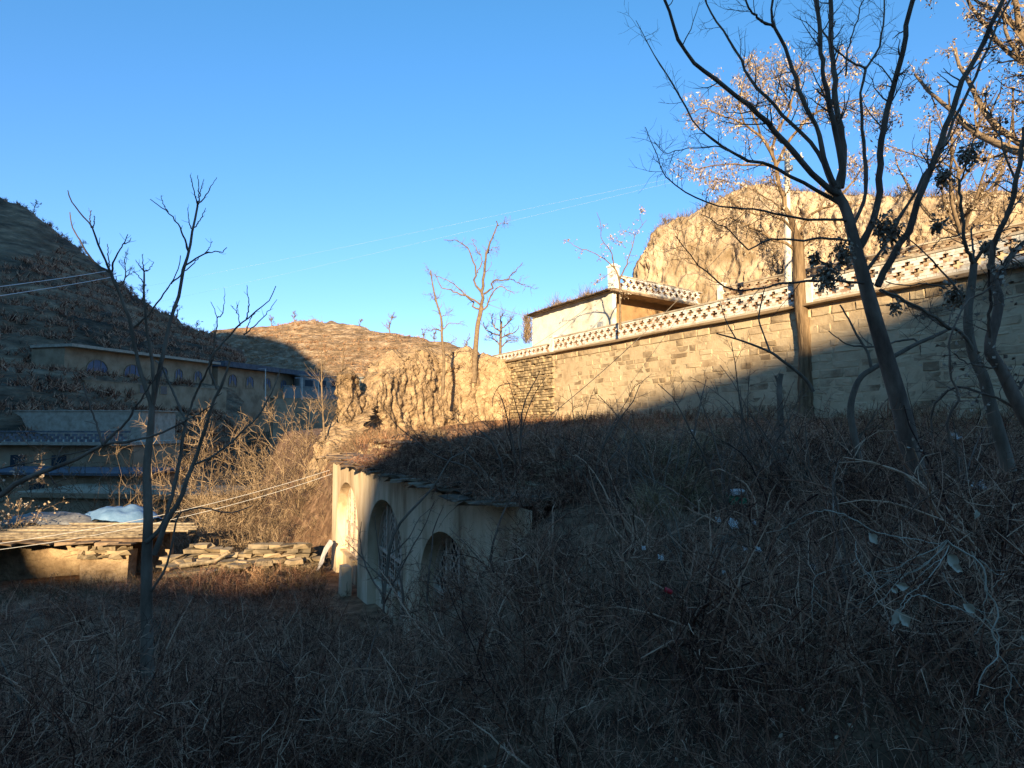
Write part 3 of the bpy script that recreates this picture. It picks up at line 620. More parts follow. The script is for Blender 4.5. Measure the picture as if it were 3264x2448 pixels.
rub = thing('dry_stone_wall', (-10.5, 27, -6), 'collapsed dry stone wall at the foot of the golden slope, left of the cave house', 'stone wall')
for r_ in range(7):
    x = -13.6+rng.uniform(0, .3)
    while x < -8.1:
        w = rng.uniform(.25, .7); h = .17; zz_ = -6.25+r_*.18
        topz = -5.1+.35*math.sin(x*1.7)+.2*math.sin(x*4)
        if zz_ < topz: stone_piece(rub, x+w/2, 26.9+.12*r_*.5+rng.normal(0, .04), zz_, w, .45, h*rng.uniform(.8, 1.05), rng.normal(0, .08))
        x += w+rng.uniform(.01, .06)
for k in range(26): stone_piece(rub, rng.uniform(-14.2, -8.5), 26.4+rng.normal(0, .5), gz(-11, 26)+.25+rng.uniform(0, .25), rng.uniform(.3, .7), rng.uniform(.3, .5), rng.uniform(.08, .2), rng.uniform(0, 3))
mb = MB(); mb.tube([P(180, 566, 26), P(215, 561, 26.3), P(228, 553, 26.5)], [.10, .08, .06], 7); o = mb.build('log', M['beam'], None, True); tag(o, 'pale broken log leaning on the collapsed stone wall', 'log')
mb = MB(); mb.rbox(P(189, 572, 26), (1.6, .1, .08), (0, .9, 0), (0, 0, .12), .04, rng); o = mb.build('stone_slab', M['rubble']); tag(o, 'flat round-edged slab lying below the broken log', 'stone slab')
def sheet(name, c, lx, ly, hz, m, label, cat, seed):
    g0, g1 = np.meshgrid(np.linspace(-1, 1, 26), np.linspace(-1, 1, 20), indexing='ij')
    h = hz*np.clip(1-(g0**2+g1**2)*.8, 0, 1)**.7+.75*hz*fbm(np.stack([g0*2.5, g1*2.5, 0*g0+seed], -1), 4)
    V = np.stack([c[0]+g0*lx, c[1]+g1*ly, c[2]+h], -1).reshape(-1, 3); ix = np.arange(520).reshape(26, 20)
    o = add(name, V, np.stack([ix[:-1, :-1], ix[1:, :-1], ix[1:, 1:], ix[:-1, 1:]], -1).reshape(-1, 4), m, None, True); tag(o, label, cat)
sheet('tarpaulin', P(120, 521, 31), 1.6, 1.2, .72, M['tarp'], 'pale blue domed sheet behind the shed roof', 'tarpaulin', 1)
sheet('plastic_sheet', P(52, 524, 30), 2.1, 1.2, .55, M['grey_sheet'], 'crumpled grey and white sheeting heaped on the back of the shed roof', 'plastic sheet', 5)
# ------------------------------------------------------------------ village on the shaded side
def arch_window(parent, A, T, N, c, w, z0, zs, zt, frame_m, pane_m, bars=2):
    """arched window standing .06 proud of its wall: window > pane"""
    fm = MB(); ang = np.linspace(0, np.pi, 13); a = w/2
    pts = [(c-a, z0)]+[(c-a*math.cos(g), zs+(zt-zs)*math.sin(g)) for g in ang]+[(c+a, z0)]
    W3 = lambda s_, z_, d_: A+T*s_+N*d_+up*z_
    for p, q in zip(pts[:-1], pts[1:]):
        p3, q3 = W3(*p, .05), W3(*q, .05); d_ = q3-p3
        if np.linalg.norm(d_) > 1e-3: fm.box((p3+q3)/2, d_*1.02, N*.14, norm(np.cross(d_, N))*.13)
    fm.box(W3(c, z0, .06), T*w, N*.16, up*.12)
    for k in range(1, bars+1):
        s_ = c-a+w*k/(bars+1); zz_ = zs+(zt-zs)*math.sqrt(max(0, 1-((s_-c)/a)**2)); fm.box(W3(s_, (z0+zz_)/2, .05), T*.07, N*.07, up*(zz_-z0))
    f = fm.build('window', frame_m, parent)
    n = len(pts); add('pane', np.vstack([W3(c, zs, .02)[None]]+[W3(p[0], p[1], .02)[None] for p in pts]), np.array([[0, i+1, i+2] for i in range(n-1)]), pane_m, f)
def row_house(name, label, A, B, z0, z1, dep, wm, rm, wins, over=.8, down=8, rt=.35, cat='house', group=None, parap=0, doors=()):
    A = np.array([A[0], A[1], 0.]); B = np.array([B[0], B[1], 0.]); T = norm(B-A); L = np.linalg.norm(B-A); N = np.array([T[1], -T[0], 0])
    if np.dot(N, -(A+B)) < 0: N = -N
    h = thing(name, (A+B)/2+up*z0, label, cat, group)
    mb = MB(); mb.box((A+B)/2-N*dep/2+up*(z0-down+z1)/2, T*L, N*dep, up*(z1-z0+down)); mb.build('wall', wm, h)
    mb = MB(); mb.box((A+B)/2-N*(dep-over)/2+up*(z1+rt/2+.003), T*(L+.6), N*(dep+over), up*rt); rr = mb.build('roof', rm, h)
    if parap:
        mb = MB()
        for k in range(int(L/.8)):
            for j in range(3): mb.box(A+T*(k*.8+.4+(.4 if j == 1 else 0))+N*(over*.5)+up*(z1+rt+.14+j*.26), T*.42, N*.2, up*.25)
        mb.box((A+B)/2+N*(over*.5)+up*(z1+rt+.98), T*L, N*.3, up*.16); mb.build('parapet_bricks', M['dark_brick_i'], h, kind='stuff')
    for (s_, w, zb, zs, zt) in wins: arch_window(h, A, T, N, s_, w, zb, zs, zt, M['beam'], M['window_blue'] if zt > 0 else M['window_dark'])
    for (s_, w, zb, zt) in doors:
        mb = MB(); mb.box(A+T*s_+N*.05+up*(zb+zt)/2, T*(w+.2), N*.12, up*(zt-zb+.1)); f = mb.build('window', wm, h)
        mb = MB(); mb.box(A+T*s_+N*.12+up*(zb+zt)/2, T*w, N*.03, up*(zt-zb)); mb.build('pane', M['glass'], f)
    return h
row_house('cave_row_house', 'long beige cave house row with a deep concrete eave high on the shaded hillside', (-62.5, 89), (-55, 117), 6.2, 10.5, 6, M['village_wall'], M['concrete'],
          [(5.2, 3.6, 7.1, 7.6, 9.2), (11.5, 3.2, 7.1, 7.6, 9.0), (17.6, 1.7, 6.9, 8.2, 9.1), (21.0, 1.7, 6.9, 8.2, 9.1), (25.5, 1.9, 6.9, 8.2, 9.1)], over=1.6, rt=.4)
row_house('cave_row_house', 'further beige house row with a dark tiled eave and arched windows below the hillside', (-54.6, 118.5), (-46.5, 148), 6.0, 10.3, 6, M['village_wall'], M['village_roof'],
          [(4, 2.2, 6.8, 8, 9.1), (9, 2.2, 6.8, 8, 9.1), (14.5, 2.2, 6.8, 8, 9.1), (20, 2.2, 6.8, 8, 9.1)], over=1.8, rt=1.0)
row_house('flat_roofed_house', 'pale blue-grey flat-roofed building with a row of four windows at the end of the village', (-45.5, 137), (-34, 145), 4.5, 9.9, 8, M['blue_wall'], M['blue_wall'], [], over=.3, rt=.3,
          doors=((1.9, 1.7, 7.3, 9.1), (4.9, 1.5, 7.3, 9.1), (7.7, 1.5, 7.3, 9.1), (10.9, 1.8, 7.3, 9.1)))
row_house('boundary_wall', 'long light blue-grey rendered wall below the flat-roofed building', (-42, 118), (-29, 132), 4.4, 6.6, .5, M['blue_wall'], M['blue_wall'], [], down=1, over=.1, rt=.15, cat='wall')
row_house('bank_wall', 'brown earth bank wall carrying the blue-grey boundary wall', (-43, 115.5), (-29, 129.5), 0, 4.3, 1.5, M['village_wall'], M['village_wall'], [], over=.1, rt=.1, cat='wall')
row_house('courtyard_wall', 'brown clay courtyard wall with a pale gate pillar in front of the long house row', (-57.5, 86), (-50, 112), 1, 5.6, .6, M['village_wall'], M['village_wall'], [], over=.1, rt=.1, cat='wall', doors=((9.3, 1.0, 4.3, 5.5), (13.2, 1.2, 4.3, 5.5)))
row_house('concrete_building', 'low building with a plain pale concrete wall above the grey lattice parapet', (-62, 73), (-41, 71), -4, 1.2, 6, M['concrete'], M['concrete'], [], over=.1, rt=.12)
row_house('village_house', 'shaded village house with a grey lattice parapet along its roof', (-54, 63.5), (-36, 61), -6, -2.2, 7, M['village_wall'], M['concrete'], [], over=.9, rt=.3, parap=1, doors=((6, 1.6, -5, -3.2), (10.5, 1.6, -5, -3.2)))
row_house('village_house', 'small shaded house with a slanting slab roof between the lattice parapet and the lowest arches', (-46, 54), (-30, 52), -8, -4.3, 6, M['village_wall'], M['village_roof'], [(3, 1.8, -6.5, -5.7, -5.1), (12, 1.8, -6.5, -5.7, -5.1)], over=.8, rt=.2, doors=((7, 1.4, -6.5, -5.0),))
row_house('village_house', 'lowest shaded village house with three dark arches behind the sheeting', (-35, 46), (-20, 44), -10, -5.3, 6, M['village_wall'], M['village_wall'], [(3.6, 2.8, -9.5, -8, -6.7), (7.3, 2.6, -9.5, -8, -6.9), (11.2, 2.8, -9.5, -8, -6.5)], over=.4, rt=.35)
for k, (a, D, b, lab) in enumerate(((265.5, 118, 369, 'tall white street lamp before the tiled house row'), (302, 116, 378, 'shorter white lamp post before the blue-grey wall, left of the pair'), (318.5, 118, 380, 'white lamp post before the blue-grey wall, right of the pair'))):
    b0 = P(a, 400, D); t0_ = P(a, b, D); l = thing('street_lamp', b0, lab, 'street lamp', 'lamps along the village road')
    mb = MB(); mb.tube([b0, t0_], [.11, .07], 8); mb.build('post', M['pole'], l, True)
    mb = MB(); mb.box(t0_+np.array([-.6, 0, .02]), (1.3, 0, 0), (0, .25, 0), (0, 0, .12)); mb.build('lamp_head', M['metal'], l)
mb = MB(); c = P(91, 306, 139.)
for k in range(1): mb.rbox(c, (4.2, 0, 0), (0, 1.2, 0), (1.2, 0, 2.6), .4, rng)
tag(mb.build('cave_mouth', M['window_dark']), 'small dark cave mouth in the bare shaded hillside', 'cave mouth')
# ------------------------------------------------------------------ trees traced from the place
def C6(x, y): return 596.1+.19345*x, .19345*y
def C7(x, y): return 741.6+.13238*x, 219.6+.13238*y
def C1(x, y): return .12764*x, 172.5+.12764*y
def C2(x, y): return .15601*x, 360.8+.15601*y
def C3(x, y): return 282.4+.12764*x, 203.9+.12764*y
def C4(x, y): return 298+.1513*x, 376.5+.1513*y
def C5(x, y): return 502+.13238*x, 188.2+.13238*y
def limb(conv, pts, D0, D1, r0, r1, n=22, rg=None, j=.0):
    u = np.linspace(0, 1, len(pts)); q = [P(*conv(*p), D0+(D1-D0)*w) for p, w in zip(pts, u)]
    q = smooth_line(q, n, rg, j); return q, np.linspace(r0, r1, n)
def nodes_on(Pt, R, rg, amp=.12):
    return R*(1+amp*rg.normal(size=R.shape)*(rg.random(R.shape) < .35))
def tree(name, label, cat, trunk, limbs, lv, m, seed, group=None, k_trunk=14, leaf=None, twm=None):
    """trunk, limbs: (pts, radii); lv: list of dicts for grow(); leaf: (count per twig, size, material, hang, asp, name)"""
    rg = np.random.default_rng(seed); base = trunk[0][0]
    root = thing(name, base, label, cat, group)
    V, Fq = tubes(trunk[0][None], nodes_on(None, trunk[1][None], rg, .05), k_trunk)
    if k_trunk > 12: c_ = np.repeat(trunk[0], k_trunk, 0); dv = V-c_; V = c_+dv*(1+.22*fbm(np.c_[norm(dv)[:, :2]*3.2, V[:, 2:]*.7], 3))[:, None]*1.0
    add('trunk', V, Fq, m, root, True)
    levels = []
    if limbs:
        Pt = np.stack([l[0] for l in limbs]); R = np.stack([l[1] for l in limbs])
        V, Fq = tubes(Pt, nodes_on(Pt, R, rg), 8); add('branches', V, Fq, m, root, True); cur = (Pt, R)
    else: cur = (trunk[0][None], trunk[1][None])
    mbt = MB(); last = cur
    allp = []
    for a in lv:
        a = dict(a); kk = a.pop('k', 4); src = last
        if a.pop('also_trunk', False) and limbs: pass
        last = grow(*src, rng=rg, **a); mbt.quads(*tubes(*last, kk)); allp.append(last)
    if allp: mbt.build('twigs', twm or m, root, kind='stuff')
    if leaf and allp:
        cnt, size, lm, hang, asp, nm = leaf; Pl, Rl = allp[-1]; N_, n_ = Pl.shape[:2]
        i = rg.integers(0, N_, cnt); j = rg.integers(1, n_, cnt); C = Pl[i, j]+rg.normal(0, size*.3, (cnt, 3)); C[:, 2] -= size*hang*.4
        V, Fq = leafquads(C, size, rg, asp, hang); add(nm, V, Fq, lm, root, kind='stuff')
    return root
rg = np.random.default_rng(21)
# big bare tree in the right foreground
D = 8.0
tr = limb(lambda x, y: (x/2.16, y/2.16), [(2032, 1290), (2010, 1190), (1983, 1050), (1950, 900), (1922, 800), (1890, 690), (1868, 610), (1851, 545), (1835, 480), (1824, 445), (1806, 415), (1801, 398)], D, D+.25, .145, .058, 38)
LA = [([(1262, 1010), (1225, 985), (1160, 940), (1080, 860), (980, 740), (900, 650), (850, 600), (740, 510), (640, 430), (560, 370), (490, 300), (430, 220), (395, 120), (370, 50), (330, -90)], .2, -.5, .05, .02),
      ([(1225, 970), (1150, 790), (1060, 690), (960, 590), (880, 500), (810, 420), (760, 340), (720, 250), (640, 130), (590, 60), (530, -90)], .3, .9, .036, .012),
      ([(1235, 960), (1210, 900), (1170, 780), (1130, 640), (1080, 540), (1040, 440), (1000, 320), (960, 210), (920, 130), (910, 70), (925, -120)], .1, -.2, .044, .018),
      ([(925, 145), (850, 100), (800, 50), (740, -80)], -.1, -.4, .022, .012),
      ([(1250, 975), (1268, 830), (1240, 700), (1210, 560), (1180, 390), (1160, 200), (1130, -90)], .2, .1, .05, .03),
      ([(1265, 970), (1282, 800), (1270, 700), (1240, 560), (1230, 400), (1213, 200), (1212, -90)], .3, .5, .054, .036),
      ([(1330, 1160), (1378, 1050), (1392, 950), (1380, 700), (1375, 500), (1392, 350), (1440, 300), (1480, 180), (1490, -60)], .3, .8, .034, .012),
      ([(1392, 352), (1310, 315), (1240, 260), (1195, 200), (1150, 110), (1120, -40)], .6, .9, .02, .009),
      ([(1340, 1310), (1370, 1260), (1430, 1150), (1460, 1000), (1465, 800), (1480, 680), (1520, 500), (1560, 360), (1600, 180), (1650, -80)], .2, -.3, .056, .034),
      ([(1455, 1480), (1500, 1390), (1560, 1280), (1620, 1180), (1660, 1060), (1700, 950), (1780, 750), (1850, 560), (1900, 400), (1990, 260), (2050, 110), (2150, -90)], .2, -.2, .056, .032),
      ([(1390, 1410), (1418, 1375), (1480, 1290), (1560, 1140), (1640, 1010), (1700, 900), (1780, 790), (1870, 590), (1960, 400), (2020, 260), (2080, 110), (2200, -100)], .1, .6, .03, .018),
      ([(1315, 1150), (1262, 1140), (1100, 1130), (960, 1110), (800, 1080), (650, 1070), (540, 1030), (450, 980), (350, 900), (330, 850), (255, 660)], .2, -.6, .024, .005),
      ([(1275, 1060), (1228, 1035), (1100, 960), (960, 880), (820, 840), (700, 790), (600, 720), (520, 650), (450, 540), (400, 440), (330, 330), (260, 210), (210, 110)], .2, .9, .034, .005),
      ([(960, 880), (900, 850), (780, 830), (640, 760), (560, 765), (430, 770), (360, 795), (300, 740)], .4, .2, .016, .005),
      ([(1345, 1250), (1295, 1245), (1200, 1230), (1060, 1240), (900, 1240), (820, 1280), (770, 1280), (700, 1200), (640, 1160), (540, 1110)], .2, -.6, .024, .006),
      ([(1430, 1468), (1375, 1465), (1200, 1450), (1030, 1460), (880, 1480), (700, 1500), (600, 1430), (490, 1330), (410, 1215)], .2, -.8, .026, .006),
      ([(1470, 1500), (1560, 1545), (1700, 1620), (1790, 1680)], .3, -.4, .03, .014),
      ([(1290, 390), (1310, 230), (1350, 110), (1380, -40)], .5, .8, .015, .009),
      ([(935, 620), (990, 560), (1010, 450), (1060, 340), (1120, 210)], .0, .3, .010, .004)]
limbs = [limb(C6, p, D+a, D+b, r0*.80, r1*.78, 22, rg, .009) for p, a, b, r0, r1 in LA]
lb = limbs[:]
tree('bare_tree', 'large bare dark tree leaning left in the foreground with fanned upright limbs', 'tree', tr, lb,
     [dict(per=15, L=(.2, .85), ang=(30, 75), n=6, up=.10, curl=.16, rf=.38, tip=.3, rmin=.0035, t0=.25, k=4), dict(per=5, L=(.10, .38), ang=(25, 70), n=4, up=.05, curl=.22, rf=.5, tip=.5, rmin=.0024, k=3)], M['bark_dark'], 31, twm=M['bark_dark'])
# left foreground multi-stemmed tree
D = 7.0
tr = limb(C2, [(950, 2250), (942, 1900), (940, 1659), (940, 1300), (950, 1000), (940, 700), (960, 500), (975, 300)], D, D+.1, .074, .032, 30)
L1 = [([(1191, 1841), (1130, 1659), (1060, 1400), (1010, 1130), (940, 970), (870, 780)], .026, .016), ([(870, 785), (740, 700), (660, 590), (620, 520), (570, 430), (548, 310)], .014, .005),
      ([(862, 775), (820, 680), (770, 560), (720, 430), (620, 300), (560, 230), (535, 138)], .014, .005), ([(862, 780), (850, 680), (842, 560)], .009, .004), ([(878, 780), (895, 690), (930, 620), (970, 560), (1000, 490)], .011, .004),
      ([(715, 430), (705, 370), (713, 295)], .008, .004), ([(725, 440), (738, 390), (740, 338)], .007, .003), ([(970, 560), (1005, 545), (1028, 515)], .006, .003),
      ([(1191, 1841), (1200, 1659), (1180, 1400), (1150, 1200), (1130, 1000), (1128, 780)], .024, .009), ([(1128, 780), (1100, 740), (1060, 685)], .007, .003), ([(1128, 780), (1120, 720), (1112, 640)], .007, .003), ([(1128, 780), (1165, 760), (1208, 700)], .007, .003), ([(1128, 870), (1090, 820), (1040, 765)], .006, .003),
      ([(1191, 1841), (1240, 1600), (1280, 1400), (1340, 1150), (1400, 950), (1430, 780), (1480, 620), (1510, 450), (1545, 260)], .028, .012), ([(1545, 262), (1560, 180), (1550, 20)], .009, .003), ([(1545, 262), (1610, 180), (1700, 38)], .008, .003), ([(1545, 262), (1520, 140), (1483, 18)], .008, .003), ([(1560, 200), (1575, 130), (1597, 52)], .006, .003),
      ([(1480, 622), (1440, 510), (1400, 430), (1320, 310), (1240, 260), (1180, 208)], .011, .004), ([(1318, 308), (1280, 250), (1258, 178)], .006, .003), ([(1435, 745), (1540, 670), (1620, 630), (1700, 620), (1740, 625), (1775, 590)], .010, .004), ([(1600, 640), (1635, 600), (1663, 540)], .006, .003), ([(1505, 450), (1480, 390), (1470, 278)], .007, .003), ([(1525, 430), (1580, 350), (1612, 280)], .007, .003),
      ([(1030, 1225), (1150, 1130), (1280, 960), (1340, 870), (1390, 780), (1415, 650)], .012, .004), ([(1340, 872), (1430, 790), (1540, 690), (1560, 655)], .009, .004),
      ([(1700, 1700), (1640, 1480), (1800, 1280), (1930, 1150), (2070, 1040), (2130, 960), (2168, 895)], .014, .004), ([(1910, 1270), (2000, 1200), (2100, 1090), (2168, 995)], .008, .003), ([(1930, 1150), (1950, 1050), (1935, 880)], .008, .003), ([(1880, 1200), (1860, 1100), (1808, 1040)], .006, .003), ([(1670, 1480), (1680, 1300), (1700, 1140), (1650, 1010)], .010, .003), ([(1700, 1140), (1745, 1100), (1762, 950)], .007, .003), ([(1930, 1250), (1960, 1150), (2010, 1085)], .006, .003), ([(1850, 1100), (1862, 1030)], .005, .003)]
limbs = [limb(C1, p if len(p) > 2 else [p[0], tuple(np.add(p[0], p[1])/2), p[1]], D+.1, D+.1+(.3 if i % 2 else -.3), r0, r1, 16, rg, .004) for i, (p, r0, r1) in enumerate(L1)]
L2 = [([(990, 1240), (1060, 1050), (1150, 900), (1240, 660), (1330, 400), (1370, 260), (1430, 130), (1475, 0)], .030, .011), ([(935, 1165), (1040, 1060), (1100, 850), (1150, 650), (1190, 380)], .026, .017), ([(1190, 382), (1260, 200), (1310, 100), (1362, 0)], .014, .010),
      ([(1190, 382), (1110, 200), (1040, 50), (1000, 0)], .013, .010), ([(1188, 385), (1290, 330), (1385, 268)], .008, .004), ([(1240, 665), (1400, 590), (1560, 450), (1670, 330), (1750, 180), (1800, 60)], .013, .006), ([(970, 1480), (1060, 1330), (1110, 1150), (1130, 1020), (1180, 960), (1320, 940), (1480, 975), (1620, 930)], .014, .005)]
limbs += [limb(C2, p, D, D+(.3 if i % 2 else -.3), r0, r1, 16, rg, .004) for i, (p, r0, r1) in enumerate(L2)]
tree('bare_tree', 'slender bare many-stemmed tree in the left foreground, set against the shaded hill', 'tree', tr, limbs,
     [dict(per=2, L=(.05, .18), ang=(30, 65), n=4, up=.2, curl=.12, rf=.45, tip=.5, rmin=.0025, t0=.3, k=4)], M['bark'], 32)
# dark branch entering from the left edge, from a tree standing just outside the picture
D = 5.2; tr = (smooth_line([P(-90, 800, D), P(-75, 700, D), P(-50, 560, D), P(-20, 506, D)], 20), np.linspace(.07, .026, 20))
L3 = [([(-130, 930), (0, 860), (150, 760), (330, 690), (500, 630), (660, 540), (850, 510), (1020, 470), (1190, 385)], .024, .007), ([(660, 540), (625, 430), (575, 280), (530, 140)], .010, .005), ([(660, 538), (730, 470), (800, 400), (870, 300), (950, 180), (1040, 30)], .011, .005), ([(340, 690), (370, 610), (405, 545)], .007, .003), ([(300, 710), (340, 770), (390, 840)], .007, .003), ([(0, 690), (250, 640), (480, 590), (640, 550)], .006, .004), ([(0, 525), (30, 500), (60, 490)], .004, .002)]
limbs = [limb(C2, p, D, D+.1, r0, r1, 18, rg, .003) for p, r0, r1 in L3]
tree('bare_tree', 'dark crooked branch reaching in from the left edge, from a tree mostly outside the picture', 'tree', tr, limbs, [dict(per=3, L=(.04, .16), ang=(30, 70), n=4, up=.05, curl=.15, rf=.4, tip=.5, rmin=.002, k=4)], M['bark_dark'], 33)
# pruned tree on the cliff top
D = 52.
tr = limb(C3, [(1500, 1400), (1505, 1250), (1512, 1150), (1530, 950), (1548, 870), (1560, 800)], D, D, .24, .17, 20)
L4 = [([(1560, 830), (1570, 700), (1582, 550), (1600, 400), (1640, 280), (1690, 160), (1680, 130)], .20, .05), ([(1565, 700), (1512, 625), (1520, 530), (1500, 450), (1460, 370), (1390, 300), (1270, 278)], .13, .03), ([(1550, 790), (1480, 740), (1400, 710), (1330, 690), (1240, 640), (1190, 550)], .12, .03),
      ([(1545, 825), (1500, 812), (1490, 770), (1440, 720), (1370, 650), (1300, 600), (1200, 560)], .11, .03), ([(1580, 705), (1640, 660), (1660, 600), (1760, 590), (1820, 530), (1880, 465)], .12, .03), ([(1760, 590), (1820, 600), (1880, 630), (1980, 668)], .06, .02), ([(1570, 830), (1610, 800), (1630, 730), (1700, 650), (1760, 670), (1825, 700)], .11, .03), ([(1530, 540), (1560, 430), (1500, 310), (1500, 270)], .07, .03), ([(1600, 400), (1640, 350), (1700, 335)], .05, .02), ([(1690, 165), (1720, 150), (1760, 152)], .04, .02)]
limbs = [limb(C3, p, D, D+(1.2 if i % 2 else -1.2), r0*.72, r1*.8, 16, rg, .05) for i, (p, r0, r1) in enumerate(L4)]
tree('pruned_tree', 'tall pollarded bare tree on the cliff top at the far end of the white parapet', 'tree', tr, limbs,
     [dict(per=9, L=(.5, 1.6), ang=(30, 85), n=5, up=.03, curl=.3, rf=.3, tip=.4, rmin=.016, t0=.2, k=4), dict(per=4, L=(.2, .7), ang=(30, 80), n=4, curl=.3, rf=.6, rmin=.010, k=3)], M['bark_warm'], 34)
D = 46.
tr = limb(C3, [(1255, 1500), (1262, 1350), (1265, 1200), (1250, 1050), (1245, 900), (1210, 780), (1180, 650), (1160, 520)], D, D, .13, .04, 24)
L5 = [([(1250, 1000), (1275, 960), (1310, 935), (1400, 942)], .05, .015), ([(1248, 1000), (1200, 985), (1150, 990), (1095, 975)], .05, .015), ([(1262, 1105), (1310, 1095), (1370, 1055)], .04, .015), ([(1240, 880), (1290, 870), (1330, 830)], .03, .012), ([(1205, 780), (1170, 720), (1140, 700)], .03, .012), ([(1165, 560), (1150, 540), (1130, 500)], .02, .01)]
limbs = [limb(C3, p, D, D+.5, r0, r1, 14, rg, .04) for p, r0, r1 in L5]+[(tr[0][10:24], tr[1][10:24])]
tree('sapling', 'thin crooked bare sapling growing from the sunlit earth cliff, left of the pollarded tree', 'tree', tr, limbs, [dict(per=9, L=(.4, 1.3), ang=(30, 80), n=5, up=.06, curl=.25, rf=.4, rmin=.012, t0=.1, k=4), dict(per=3, L=(.2, .6), ang=(30, 70), n=3, curl=.2, rf=.6, rmin=.008, k=3)], M['bark_warm'], 35)
D = 60.
tr = limb(C3, [(1705, 1230), (1708, 1100), (1712, 980), (1715, 920)], D, D, .16, .1, 14)
limbs = [limb(C3, p, D, D+e, .08, .03, 12, rg, .03) for p, e in (([(1712, 1000), (1660, 960), (1640, 900), (1650, 860)], 1), ([(1714, 950), (1710, 900), (1725, 855)], -1), ([(1714, 980), (1760, 940), (1800, 890), (1810, 870)], 0), ([(1712, 1030), (1640, 1010), (1590, 980), (1570, 930)], 1), ([(1712, 1050), (1770, 1020), (1830, 1000), (1850, 960)], -1), ([(1708, 1110), (1660, 1060), (1620, 1050)], 1), ([(1708, 1130), (1760, 1080), (1840, 1070)], 0))]
tree('round_tree', 'small round-crowned bare tree on the skyline just left of the white house', 'tree', tr, limbs, [dict(per=10, L=(.7, 1.8), ang=(20, 70), n=5, up=.03, curl=.15, rf=.4, rmin=.016, k=4), dict(per=6, L=(.3, .9), ang=(20, 60), n=4, curl=.2, rf=.6, rmin=.010, k=3)], M['bark_warm'], 36)
# small berry tree before the house
D = 38.
tr = limb(C5, [(893, 1060), (892, 900), (890, 760), (885, 690), (862, 620)], D, D, .075, .05, 18)
L7 = [([(862, 622), (830, 585), (780, 540), (700, 490), (640, 465), (580, 450), (520, 410), (460, 390)], .04, .012), ([(862, 622), (838, 560), (825, 490), (790, 430), (750, 380), (742, 250), (715, 180)], .04, .012), ([(888, 700), (930, 600), (950, 540), (985, 440), (1010, 340), (1060, 280), (1090, 240)], .045, .012), ([(1010, 350), (960, 335), (900, 310)], .02, .01), ([(1060, 280), (1045, 210), (1050, 150)], .015, .008), ([(935, 450), (880, 400), (810, 380)], .02, .008), ([(885, 760), (930, 790), (950, 760)], .02, .01), ([(835, 630), (760, 680), (700, 695)], .02, .01)]
limbs = [limb(C5, p, D, D+(.4 if i % 2 else -.4), r0, r1, 16, rg, .02) for i, (p, r0, r1) in enumerate(L7)]
tree('berry_tree', 'small bare tree with reddish berries in front of the corner of the white house', 'tree', tr, limbs, [dict(per=8, L=(.3, .9), ang=(30, 80), n=5, curl=.3, rf=.4, rmin=.009, t0=.2, k=3), dict(per=3, L=(.15, .4), ang=(30, 70), n=3, curl=.2, rf=.6, rmin=.006, k=3)], M['bark_warm'], 37, leaf=(420, .07, M['pod'], .6, .7, 'berries'))
# big locust with seed pods before the wall
D = 27.75
tr = limb(C6, [(1090, 2250), (1085, 2000), (1080, 1750), (1062, 1600), (1052, 1450), (1045, 1300), (1040, 1200)], D, D, .36, .23, 40)
L8 = [([(1035, 1215), (1000, 1110), (960, 1000), (930, 880), (915, 820), (860, 720), (770, 640), (735, 540)], .12, .03), ([(918, 830), (915, 740), (960, 640), (990, 600), (1010, 520), (1050, 430), (1030, 330)], .08, .02), ([(930, 860), (980, 760), (1060, 650), (1140, 580), (1240, 545), (1400, 500)], .08, .02), ([(1045, 1205), (1120, 1100), (1220, 1060), (1330, 930), (1440, 800)], .07, .02), ([(1032, 1310), (980, 1260), (900, 1230), (830, 1190), (700, 1130), (600, 1150)], .07, .02), ([(1040, 1215), (980, 1150), (900, 1110), (800, 1100), (640, 1010)], .06, .02), ([(770, 640), (660, 600), (560, 560), (460, 600)], .05, .015), ([(860, 720), (800, 560), (700, 470), (600, 430)], .05, .015), ([(735, 560), (760, 420), (820, 330)], .04, .015), ([(918, 860), (800, 850), (660, 850), (520, 870), (430, 830)], .05, .015), ([(1010, 560), (960, 460), (900, 350)], .04, .015), ([(1140, 580), (1180, 440), (1260, 350), (1320, 330)], .04, .015), ([(990, 1110), (880, 1020), (760, 960), (640, 930)], .04, .015), ([(1050, 1300), (1140, 1230), (1240, 1210)], .04, .015), ([(1240, 545), (1340, 580), (1460, 600)], .03, .012)]
limbs = [limb(C6, p, D, D+rg.uniform(-1.5, 1.5), r0, r1, 16, rg, .03) for p, r0, r1 in L8]
tree('locust_tree', 'locust tree with deeply furrowed trunk and dry seed pods growing before the stone wall', 'tree', tr, limbs,
     [dict(per=14, L=(.7, 2.2), ang=(25, 75), n=6, up=.03, curl=.22, rf=.4, rmin=.012, t0=.2, k=4), dict(per=8, L=(.3, 1.0), ang=(25, 70), n=4, curl=.25, rf=.6, rmin=.008, k=3)], M['bark_fur'], 38, k_trunk=18, leaf=(6000, .17, M['pod'], 1.2, .16, 'seed_pods'), twm=M['bark_warm'])
